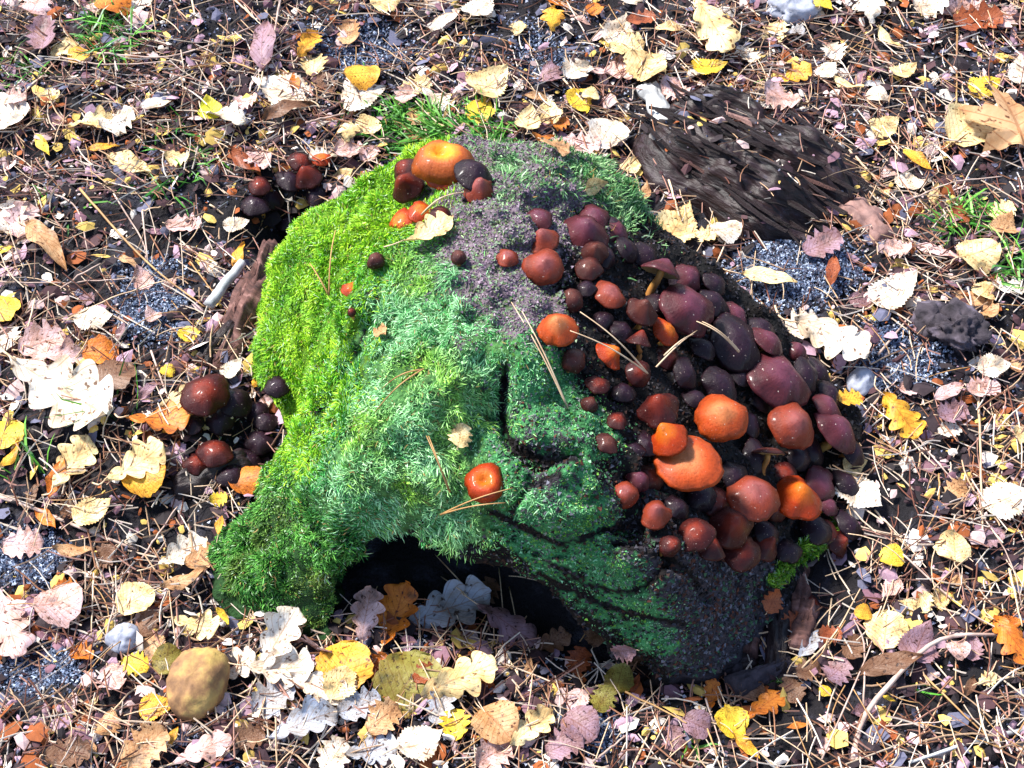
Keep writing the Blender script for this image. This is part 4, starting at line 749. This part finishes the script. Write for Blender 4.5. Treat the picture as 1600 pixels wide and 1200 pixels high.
# ------------------------------------------------------------------ bark pieces, stones, clods
def slab(name, px, py, L, W, T, ang, m, label, cat, z=0.0, seed=0, group=None, taper=.2):
    r_ = np.random.default_rng(seed); nu, nv = 26, 12; u, v = np.meshgrid(np.linspace(-.5, .5, nu), np.linspace(-.5, .5, nv), indexing='ij')
    p = G(px, py); ed = np.clip(1 - (2 * v) ** 6, 0, 1) * np.clip(1 - (2 * u) ** 8, 0, 1)
    q = np.stack([u * 4, v * 14, u * 0 + seed * 3.3], -1); f = fbm(q, 3)
    x = u * L * (1 + .12 * fbm(np.stack([v * 8, u * 0 + seed, u * 0], -1), 2)); y = v * W * (1 - taper * (u + .5)) * (1 + .45 * fbm(np.stack([u * 5, u * 0 + seed, u * 0 + 5], -1), 2))
    zt = T * (.5 + (1 - (2 * v) ** 2) * .5 + f * .9) * ed ** .5; V = np.concatenate([np.stack([x, y, zt], -1).reshape(-1, 3), np.stack([x, y, u * 0 - .004], -1).reshape(-1, 3)])
    ix = np.arange(nu * nv).reshape(nu, nv); F = np.stack([ix[:-1, :-1], ix[1:, :-1], ix[1:, 1:], ix[:-1, 1:]], -1).reshape(-1, 4); F = np.vstack([F, F[:, ::-1] + nu * nv])
    bl = np.r_[ix[0], ix[1:, -1], ix[-1, -2::-1], ix[-2:0:-1, 0]]; b2 = np.roll(bl, -1)
    F = np.vstack([F, np.stack([bl, b2, b2 + nu * nv, bl + nu * nv], 1)])
    a = R(ang); rz = math.atan2(math.sin(a) / math.sin(PITCH), math.cos(a))
    o = link(name, np_mesh(name, V, F, [m]), None, (p[0], p[1], p[2] + z), Quaternion((0, 0, 1), rz)); return tag(o, label, cat, group)
slab('bark_slab', 372, 510, .105, .034, .012, 70, M_BARK, 'reddish bark slab standing along the mossy foot of the stump', 'bark', 0.002, 1)
slab('bark_slab', 402, 445, .09, .022, .012, 75, M_BARK, 'narrow dark bark strip between the bark slab and bright moss', 'bark', 0.002, 2)
slab('bark_slab', 340, 540, .05, .020, .008, 55, M_ROT, 'short rotten bark piece at the lower end of the bark slab', 'bark', 0.0, 3)
slab('bark_strip', 1028, 183, .062, .020, .006, -70, M_GREYW, 'whitish birch bark strip leaning on the rotten log', 'bark', 0.012, 4)
slab('wood_chunk', 1352, 352, .05, .036, .014, -55, M_TWIGD, 'flat greyish wood chunk off the end of the rotten log', 'wood', 0.0, 5)
slab('wood_chunk', 330, 742, .06, .03, .010, 20, M_ROT, 'dark wood chunk under the smaller red-brown ground mushroom', 'wood', 0.0, 6)
for i, (a, b, L, an) in enumerate([(1180, 960, .07, 70), (1215, 1000, .06, 80), (1150, 1010, .05, 60), (1245, 930, .05, 85), (1120, 1050, .06, 10), (1190, 1060, .05, 20), (1255, 985, .04, 70)]):
    slab('bark_flake', a, b, L, .020, .010, an, [M_BARK, M_ROT, M_DIRT][i % 3], ['reddish bark flake upright at the crumbling end of the stump', 'longest rotten flake beside the silvery grey leaf', 'black earthy flake tucked under the green front lip', 'reddish bark flake below the bright moss strip', 'rotten flake lying flat in front of the hollow', 'black flat flake near the orange-brown oak leaf', 'short reddish flake touching the silvery grey leaf'][i], 'bark', .004, 20 + i)
surf_moss('ground_moss', [(1190, 1060, 18), (1165, 1062, 14), (1215, 1055, 14)], 700, .007, (0.03, 0.13, 0.02), (0.14, 0.32, 0.06), stump, SL)
def boulder(name, px, py, rx, ry, rz_, m, label, cat, sink=.25, ang=0, lump=.12, seed=0, res=24):
    th, ph = np.meshgrid(np.linspace(0, 2 * np.pi, res * 2, endpoint=False), np.linspace(0.0, np.pi, res), indexing='ij')
    d = np.stack([np.sin(ph) * np.cos(th), np.sin(ph) * np.sin(th), np.cos(ph)], -1); k = 1 + lump * fbm(d * 1.6 + seed * 5, 3) + lump * .25 * fbm(d * 7 + seed, 3)
    V = (d * k[..., None] * np.array([rx, ry, rz_])).reshape(-1, 3); n1, n2 = res * 2, res; ix = np.arange(n1 * n2).reshape(n1, n2); nx_ = np.roll(ix, -1, 0)
    F = np.stack([ix[:, :-1], ix[:, 1:], nx_[:, 1:], nx_[:, :-1]], -1).reshape(-1, 4)
    p = G(px, py); o = link(name, np_mesh(name, V, F, [m]), None, (p[0], p[1], p[2] + rz_ * (1 - 2 * sink)), Quaternion((0, 0, 1), R(ang))); return tag(o, label, cat)
boulder('stone', 313, 1080, .020, .026, .019, M_STONE, 'smooth rounded ochre-brown stone among pale oak leaves', 'stone', .16, -14, .22, 1)
boulder('pebble', 195, 1003, .012, .011, .009, M_GREY, 'small bluish grey pebble in the needle litter', 'stone', .2, 10, .3, 2)
boulder('pebble', 1343, 603, .010, .013, .009, M_GREY, 'pale grey pebble beside the crumpled white leaf', 'stone', .2, -30, .3, 3)
boulder('earth_clod', 1492, 528, .022, .018, .014, M_DIRT, 'dark lumpy earth clod on the litter', 'soil', .3, -30, 1.5, 4, 40)
boulder('earth_clod', 1455, 510, .017, .015, .012, M_DIRT, 'smaller black earth clod touching the lumpy one', 'soil', .3, 10, .8, 5)
boulder('wood_stub', 1235, 20, .024, .018, .014, M_GREY, 'pale grey lump of rotten wood beyond the log', 'wood', .3, 10, .7, 6)

# ------------------------------------------------------------------ twigs and needles
def twig(name, pts, w, m, label, cat='twig', group=None, lift=.004, taper=.6, zs_=None):
    q = []
    for i, (a, b) in enumerate(pts):
        h = hit(a, b); q.append(np.array(h[0]) + np.array(h[1]) * (lift + (zs_[i] if zs_ else 0)))
    q = np.array(q); o0 = q[0].copy(); ln_ = smooth_line(q - o0, 14); ln_[:, 2] += rng.normal(size=14) * .0006
    r_ = w / 2 * mpp(o0) * np.linspace(1, taper, 14); V, F = tube(ln_, r_, 6)
    return tag(link(name, np_mesh(name, V, tri(F), [m]), None, o0), label, cat, group)
twig('arched_twig', [(1330, 1192), (1345, 1130), (1385, 1080), (1440, 1026), (1490, 1004), (1565, 996)], 10, M_TWIG, 'long pinkish arched twig lying over brown leaves', zs_=[0, .004, .010, .012, .008, 0])
twig('cut_branch', [(330, 492), (352, 462), (382, 425)], 20, M_GREYW, 'short thick grey branch stub leaning on the bark slab', 'branch', None, .012, .8)
twig('twig', [(1600, 1143), (1500, 1168), (1418, 1196)], 8, M_GREYW, 'bluish grey stick beside the long arched twig')
twig('twig', [(0, 780), (60, 800), (160, 842), (215, 862)], 7, M_TWIG, 'pale straight stick crossing litter beside the cream oak leaves')
twig('twig', [(1312, 0), (1350, 55), (1398, 118)], 6, M_TWIGD, 'straight dark stick lying beyond the rotten log')
twig('twig', [(830, 1138), (805, 1165), (780, 1192)], 12, M_TWIG, 'stout pale stick end in front of the hollow')
twig('twig', [(560, 150), (490, 190), (420, 235)], 6, M_TWIGD, 'thin brown stick beside the whitish birch leaves beyond the moss')
twig('twig', [(740, 25), (700, 62), (640, 110)], 5, M_TWIG, 'slender pale stick beyond the grass behind the stump')
STICKS = [[(5, 190), (60, 130), (146, 44)], [(95, 100), (160, 112), (272, 108)], [(155, 95), (275, 100), (400, 54)], [(300, 116), (365, 108), (400, 118)], [(360, 0), (400, 40)], [(300, 0), (312, 60)], [(208, 20), (205, 95)], [(440, 0), (430, 60)], [(1492, 30), (1490, 180)], [(1443, 108), (1445, 172)], [(1325, 242), (1378, 300)], [(1405, 655), (1450, 720), (1560, 860), (1592, 960)], [(1420, 692), (1540, 790)],
    [(1465, 745), (1462, 800), (1430, 858)], [(1525, 600), (1532, 850)], [(1365, 802), (1420, 866)], [(1280, 1195), (1345, 1046), (1362, 1000)], [(1345, 1110), (1346, 1020), (1330, 976)], [(1440, 1060), (1500, 1120), (1565, 1180)], [(1250, 1052), (1300, 1000), (1340, 930)], [(1296, 944), (1290, 1008), (1300, 1040)], [(0, 532), (110, 452), (160, 420)], [(0, 450), (100, 452), (205, 446)], [(130, 310), (230, 420), (322, 492)], [(100, 512), (200, 466), (292, 440)],
    [(225, 338), (277, 325)], [(225, 338), (234, 420)], [(225, 880), (280, 800)], [(90, 1026), (146, 1000)], [(160, 1140), (200, 1092), (242, 1062)], [(150, 902), (146, 1000)], [(170, 1002), (196, 902)], [(925, 1198), (978, 1156)], [(975, 1092), (1030, 1118), (1070, 1140)], [(990, 1198), (1032, 1110)], [(40, 960), (10, 930)], [(180, 310), (230, 400), (200, 460)], [(1400, 870), (1500, 960), (1590, 1010)], [(1540, 900), (1560, 1000)], [(1570, 900), (1590, 990)], [(1180, 1010), (1280, 1078)], [(1310, 700), (1360, 640), (1400, 600)], [(1370, 560), (1420, 500)],
    [(1060, 230), (1120, 290)], [(1040, 280), (1060, 350)], [(880, 130), (920, 170), (985, 200)], [(1410, 330), (1480, 300), (1560, 290)], [(60, 300), (120, 330), (140, 400)], [(300, 420), (345, 480)], [(330, 330), (400, 380)], [(60, 480), (40, 560)], [(240, 560), (290, 700)], [(1100, 1100), (1130, 1190)], [(1090, 1110), (1120, 1190)], [(780, 1010), (810, 1060)], [(1500, 1080), (1590, 1060)], [(1380, 1140), (1500, 1130)], [(480, 205), (540, 190)], [(880, 480), (880, 481)]][:-1]
def stalk_tags(i, s):
    a = s[len(s) // 2]; ln_ = math.hypot(s[0][0] - s[-1][0], s[0][1] - s[-1][1])
    lb = ['straw-pale', 'pinkish grey', 'pinkish grey', 'brown', 'straw-pale'][i % 5] + (' long' if ln_ > 130 else ' short') + ' dry stalk ' + where_of(*a)
    return lb, 'stalk', 'dry stalks: ' + lb
for i, s in enumerate(STICKS):
    twig('dry_stalk', s, random.uniform(2.6, 4.6), [M_NEEDLE, M_TWIG, M_TWIG, M_NEEDLE2, M_NEEDLE][i % 5], *stalk_tags(i, s), random.uniform(.004, .012))
def pair(a, b, label, m=M_NEEDLE, lift=.006, w=3.0):
    h = hit(*a[-1]); root = empty('pine_needle_pair', h[0]); tag(root, label, 'pine needles', 'needle pairs on the stump')
    for pts in (a, b):
        q = []
        for c in pts:
            k = hit(*c); q.append(np.array(k[0]) + np.array(k[1]) * .002)
        q = np.array(q); n = len(q); dmin = min(np.dot(x - CAMP, FWD) for x in q)
        # needles bridge gaps: keep the ends on the surface, raise the middle
        t = np.linspace(0, 1, 12)[:, None]; base = q[0] * (1 - t) + q[-1] * t; mid = q[n // 2]
        base += (np.sin(np.pi * t)) * np.array([0, -.004, .010])
        ends = [np.array(P(*pts[0], q[0][2] + lift)), None]
        V, F = tube(base + np.array([0, -.002, lift]) - np.array(h[0]), w / 2 * mpp(h[0]) * np.linspace(.5, 1, 12), 5); link('needle', np_mesh('needle', V, tri(F), [m]), root)
pair([(800, 480), (845, 560), (886, 642)], [(817, 492), (856, 560), (886, 642)], 'pale needle pair across the grey ridge of the stump')
pair([(900, 520), (950, 570), (1005, 612)], [(886, 545), (945, 585), (1005, 612)], 'pale needle pair lying over the mushrooms beside the peach bell cap', lift=.024)
pair([(1075, 525), (1110, 550), (1147, 580)], [(1070, 530), (1105, 556), (1145, 582)], 'short pale needle pair below the long mauve caps', lift=.026)
pair([(1082, 550), (1050, 585), (1018, 606)], [(1075, 556), (1050, 575), (1030, 590)], 'short pale needle pair with dark sheath between plum caps', lift=.026)
pair([(790, 788), (750, 800), (690, 806)], [(800, 768), (740, 790), (690, 806)], 'orange-tan needle pair below the dimpled orange mushroom', M_NEEDLE2, .008)
pair([(668, 690), (690, 715), (700, 770)], [(664, 688), (684, 718), (702, 772)], 'tan needle pair on moss beside the small pale leaf scrap', M_NEEDLE2, .009)
pair([(590, 655), (620, 622), (665, 590)], [(600, 620), (625, 608), (662, 592)], 'orange dead needle pair on the moss mound', M_NEEDLE2, .010)
pair([(718, 318), (690, 335), (662, 350)], [(726, 312), (700, 322), (668, 344)], 'needle pair caught between the rim mushrooms', M_NEEDLE, .010)
pair([(528, 370), (524, 420), (520, 470)], [(490, 420), (512, 432), (520, 470)], 'tan needle pair on the bright yellow-green moss', M_NEEDLE2, .008)
pair([(680, 870), (715, 900), (752, 950)], [(690, 905), (720, 925), (752, 952)], 'needle pair in front of the dark hollow', M_NEEDLE, .006)
def needle_mesh(seed):
    r_ = np.random.default_rng(seed); t = np.linspace(-.5, .5, 6); b, c = r_.uniform(-.14, .14), r_.uniform(0, .10)
    V, F = tube(np.stack([t, b * (1 - 4 * t * t), c * (1 - 4 * t * t)], 1), .012, 4); return np_mesh('pine_needle', V, tri(F), [M_NEEDLE])
NM = [needle_mesh(i) for i in range(6)]
def off_stump(px, py, m=6): return poly_sd(np.array([[px, py]]), stump_poly)[0] > m
n_ = 0
while n_ < 230:
    px, py = random.uniform(-10, 1610), random.uniform(-10, 1210)
    if not off_stump(px, py): continue
    p = G(px, py); s = random.uniform(.028, .062)
    q = Quaternion((0, 0, 1), random.uniform(0, 6.28)) @ Quaternion((0, 1, 0), random.gauss(0, .10))
    o = link('pine_needle', NM[n_ % 6], None, (p[0], p[1], p[2] + random.uniform(.003, .010)), q, (s, s, s * 1.0)); o.scale = (s, .036, .036)
    if n_ % 3 == 0: o.material_slots[0].link = 'OBJECT'; o.material_slots[0].material = M_NEEDLE2
    lb = ('brown' if n_ % 3 == 0 else 'straw-pale') + ' fallen pine needle ' + where_of(px, py)
    tag(o, lb, 'pine needle', 'single needles: ' + lb); n_ += 1

# ------------------------------------------------------------------ uncountable litter
CLEAR = [(1240, 430, 125, 80, 1.0), (240, 430, 80, 50, .8), (230, 500, 70, 50, .9), (40, 860, 80, 60, .9), (570, 70, 100, 60, .9), (850, 90, 60, 60, .8), (1430, 570, 110, 70, .8), (930, 1140, 70, 50, .8), (60, 1050, 100, 60, .8), (960, 1020, 180, 50, .6), (1290, 930, 70, 100, .8), (430, 340, 80, 70, .95), (390, 680, 90, 90, .8), (330, 40, 80, 50, .8), (1480, 110, 100, 50, .6), (1380, 800, 90, 80, .6), (700, 900, 120, 60, .9), (1260, 1090, 170, 110, .6), (1450, 1080, 150, 110, .55), (1290, 640, 60, 60, .5)]
def scatter(n, wide=0.0):
    w_ = rng.random(n * 2) < .54
    x = np.where(w_, rng.uniform(-.52, .52, n * 2), rng.uniform(-.95, .95, n * 2)); y = np.where(w_, rng.uniform(-.30, .56, n * 2), rng.uniform(-.55, 1.0, n * 2)); q = np.stack([x, y], 1)
    keep = poly_sd(q, rim[:, :2]) > -0.012 + 0 * x
    u, v = proj(np.column_stack([q, 0 * x])); th = np.zeros(len(q))
    if wide:
        for a, b, rx, ry, k in CLEAR: th = np.maximum(th, k * np.clip(1.6 - 1.3 * np.sqrt(blob(u, v, a, b, rx, ry)), 0, 1))
        th = np.maximum(th, np.clip(.15 + 1.6 * fbm(np.column_stack([q * 9, 0 * x + 8]), 3), 0, .8))
    keep &= rng.random(len(q)) > th * wide
    q = q[keep][:n]; z = ground_h(q[:, 0], q[:, 1])
    near = np.flatnonzero(np.hypot(q[:, 0] - log_c[0], q[:, 1] - log_c[1]) < LLEN * .6); drop = []
    for i in near:
        h = log_bvh.ray_cast(Vector((q[i, 0], q[i, 1], .3)), Vector((0, 0, -1)))
        if h[0] is not None and h[0].z > z[i]:
            z[i] = h[0].z
            if random.random() < .90: drop.append(i)
    return np.delete(np.column_stack([q, z]), drop, 0)
# needles
m = 19000; c = scatter(m, .95); m = len(c); an = rng.uniform(0, 2 * np.pi, m); L = rng.uniform(.008, .055, m) * rng.uniform(.5, 1, m); dz = rng.normal(0, .12, m)
d = np.stack([np.cos(an), np.sin(an), dz], 1); sd = np.stack([-np.sin(an), np.cos(an), 0 * an], 1); bow = rng.normal(0, .05, m)
wd = rng.uniform(.00028, .00062, m)[:, None]; z0 = np.column_stack([0 * an, 0 * an, rng.uniform(.001, .011, m)])
rows = []
for t in (-.5, -.17, .17, .5):
    ce = c + z0 + d * (L * t)[:, None] + sd * (L * bow * (1 - 4 * t * t))[:, None]
    rows += [ce - sd * wd, ce + sd * wd, ce + np.array([0, 0, 1]) * wd * 1.4]
V = np.stack(rows, 1).reshape(-1, 3); o = (np.arange(m) * 12)[:, None]; T = []
for i in range(3):
    for a, b in ((0, 1), (1, 2), (2, 0)):
        T.append(o + np.array([[i * 3 + a, i * 3 + b, i * 3 + 3 + b]])); T.append(o + np.array([[i * 3 + a, i * 3 + 3 + b, i * 3 + 3 + a]]))
pal = np.array([(0.78, 0.60, 0.44), (0.62, 0.40, 0.24), (0.34, 0.16, 0.09), (0.16, 0.06, 0.04), (0.80, 0.68, 0.56), (0.46, 0.24, 0.18)])
C = np.repeat(pal[rng.integers(0, 6, m)] * rng.uniform(.7, 1.15, (m, 1)), 12, 0)
tag(link('needle_litter', np_mesh('needle_litter', V, np.concatenate(T), [M_LITTER], False, C)), 'dense mat of fallen pine needles and straw over the soil', 'needles', None, 'stuff')
# flakes of leaf and bark
m = 28000; c = scatter(m, 1.0); m = len(c); nn = unit(np.column_stack([rng.normal(0, .45, (m, 2)), np.ones(m)])); a = unit(np.cross(nn, rng.normal(size=(m, 3)))); b = np.cross(nn, a)
s = (.0012 + .0100 * rng.random(m) ** 3.2)[:, None]; asp = rng.uniform(.35, 1, m)[:, None]; c = c + np.column_stack([0 * s, 0 * s, rng.uniform(.0005, .006, (m, 1))])
ang = [0, 1.1, 2.2, 3.3, 4.3, 5.3]; rows = [c + nn * s * rng.uniform(0, .35, (m, 1))]
for t in ang: rr = rng.uniform(.6, 1.15, (m, 1)); rows.append(c + a * s * rr * math.cos(t) + b * s * asp * rr * math.sin(t))
V = np.stack(rows, 1).reshape(-1, 3); o = (np.arange(m) * 7)[:, None]; T = np.concatenate([o + np.array([[0, 1 + i, 1 + (i + 1) % 6]]) for i in range(6)])
pal = np.array([(0.22, 0.11, 0.14), (0.08, 0.035, 0.04), (0.62, 0.44, 0.42), (0.02, 0.012, 0.015), (0.78, 0.70, 0.62), (0.30, 0.08, 0.02), (0.42, 0.26, 0.33), (0.015, 0.010, 0.012), (0.12, 0.12, 0.18), (0.70, 0.48, 0.12), (0.03, 0.018, 0.022), (0.05, 0.025, 0.03)])
C = np.repeat(pal[rng.integers(0, 12, m)] * rng.uniform(.7, 1.15, (m, 1)), 7, 0)
tag(link('leaf_crumbs', np_mesh('leaf_crumbs', V, T, [M_LITTER], False, C)), 'crumbs of broken leaf and bark between the needles', 'litter', None, 'stuff')
# leaves lying further out around the clearing
VV, FF, CC, o = [], [], [], 0; tr_i = 0
while tr_i < 340:
    x, y = random.uniform(-.95, .95), random.uniform(-.6, 1.0); u, v = proj(np.array([[x, y, 0.0]]))
    if -60 < u[0] < 1660 and -60 < v[0] < 1260: continue
    me = LM[random.choice([B, O_, TO, LN, RN])][random.randrange(6)][0]; a = np.empty(len(me.vertices) * 3, np.float32); me.vertices.foreach_get('co', a)
    f = np.empty(len(me.loops), np.int32); me.loops.foreach_get('vertex_index', f); sz = random.uniform(.025, .055)
    q = (Quaternion((random.uniform(-1, 1), random.uniform(-1, 1), 0), random.uniform(0, .25)) @ Quaternion((0, 0, 1), random.uniform(0, 6.28))).to_matrix()
    VV.append(a.reshape(-1, 3) * sz @ np.array(q).T + [x, y, gz(x, y) + .006]); FF.append(f.reshape(-1, 4) + o); o += len(VV[-1])
    CC.append(np.tile(LEAFC[random.choices(colw, cw)[0]], (len(VV[-1]), 1))); tr_i += 1
tag(link('outer_leaf_litter', np_mesh('outer_leaf_litter', np.vstack(VV), np.vstack(FF), [M_LITTER], True, np.vstack(CC))), 'mixed dry leaves strewn over the surrounding forest floor', 'leaves', None, 'stuff')
# grit
c = scatter(60000); gn_ = fbm(c * np.array([6, 6, 0]) + 40, 2); c = c[gn_ > -0.10 + rng.normal(0, .12, len(c))]
ex = []
for a, b, rx, ry, n in [(1240, 430, 115, 65, 5200), (235, 490, 70, 60, 2200), (40, 865, 75, 55, 2000), (1400, 560, 90, 60, 2200), (240, 425, 60, 40, 1200), (60, 1040, 90, 50, 1800), (560, 70, 100, 50, 2600), (920, 1140, 60, 40, 1000), (850, 90, 60, 60, 1400)]:
    th_ = rng.uniform(0, 6.283, n); rr = np.sqrt(rng.random(n)) * rng.uniform(.6, 1.1, n); pc = np.array([P(a + rx * r0 * math.cos(t0), b + ry * r0 * math.sin(t0)) for t0, r0 in zip(th_, rr)])
    ex.append(np.column_stack([pc[:, :2], ground_h(pc[:, 0], pc[:, 1])]))
ex = np.vstack(ex); ex = ex[poly_sd(ex[:, :2], rim[:, :2]) > 0]
V, T, C = granules(ex + np.array([0, 0, .0015]), None, (.0007, .0019), [(0.07, 0.10, 0.17), (0.16, 0.21, 0.32), (0.02, 0.025, 0.05), (0.45, 0.52, 0.66), (0.10, 0.09, 0.12)])  # blue of the skylight is painted into the sand grains
tag(link('sky_tinted_sand', np_mesh('sky_tinted_sand', V, T, [M_LITTER], False, C)), 'bare patches of grey sandy soil tinted with painted skylight', 'sand', None, 'stuff')
V, T, C = granules(c + np.array([0, 0, .001]), None, (.0007, .0021), [(0.08, 0.09, 0.15), (0.20, 0.23, 0.34), (0.02, 0.02, 0.035), (0.48, 0.52, 0.64), (0.13, 0.10, 0.13), (0.02, 0.018, 0.03)])  # grit grains carry the same painted skylight blue
tag(link('sandy_grit', np_mesh('sandy_grit', V, T, [M_LITTER], False, C)), 'grey grit and soil crumbs tinted with painted skylight covering the ground', 'grit', None, 'stuff')

# ------------------------------------------------------------------ grass
TUFTS = [(175, 62, 46, 130, .035, 'tall green grass tuft with orange leaf at its tip'), (30, 115, 40, 26, .035, 'thin grass tuft beside the small golden leaf'), (318, 248, 44, 34, .025, 'short grass tuft beyond the mossy side of the stump'), (270, 225, 44, 20, .030, 'sparse grass blades next to the lemon-green leaf'), (640, 205, 60, 300, .030, 'dense dark grass behind the ochre mushroom clump'), (740, 215, 60, 300, .028, 'dense grass behind the plum rim mushroom'), (560, 160, 34, 14, .03, 'few grass blades around the whitish birch leaf'),
         (1520, 350, 44, 150, .030, 'bright green grass tuft above the round cream leaf'), (1565, 420, 40, 40, .035, 'grass tuft beside the round cream leaf'), (1200, 120, 30, 12, .02, 'few short grass blades beyond the rotten log'), (185, 640, 30, 10, .04, 'few long grass blades between orange oak leaves'), (45, 735, 34, 8, .045, 'few curved grass blades beside golden leaves'), (100, 330, 30, 8, .035, 'few green blades beside the tan narrow leaf'), (240, 300, 40, 14, .03, 'scattered grass blades in the litter beyond the bark slab'), (1435, 1070, 16, 5, .025, 'tiny grass sprig under the long arched twig'), (1080, 1160, 20, 8, .02, 'tiny green sprig in front of the hollow')]
for a, b, r_, n, L, lb in TUFTS:
    p0 = G(a, b); pts = []
    for _ in range(n):
        th = random.random() * 6.28; k = math.sqrt(random.random()) * r_; p = G(a + k * math.cos(th), b + k * math.sin(th) * .7); pts.append(p)
    pts = np.array(pts); nr = np.tile([0, 0, 1.0], (n, 1))
    V, T, C = blades(pts, nr, rng.uniform(L * .6, L * 1.3, n), rng.uniform(.0012, .0024, n), .42, .5, (0.02, 0.14, 0.012), (0.16, 0.42, 0.05), .5)
    tag(link('grass_tuft', np_mesh('grass_tuft', V - p0, T, [M_GRASS], False, C), None, p0), lb, 'grass', 'grass tufts in the litter')
print('leaves', LCOUNT, 'objects', len(bpy.data.objects), 'stump verts', len(sv))
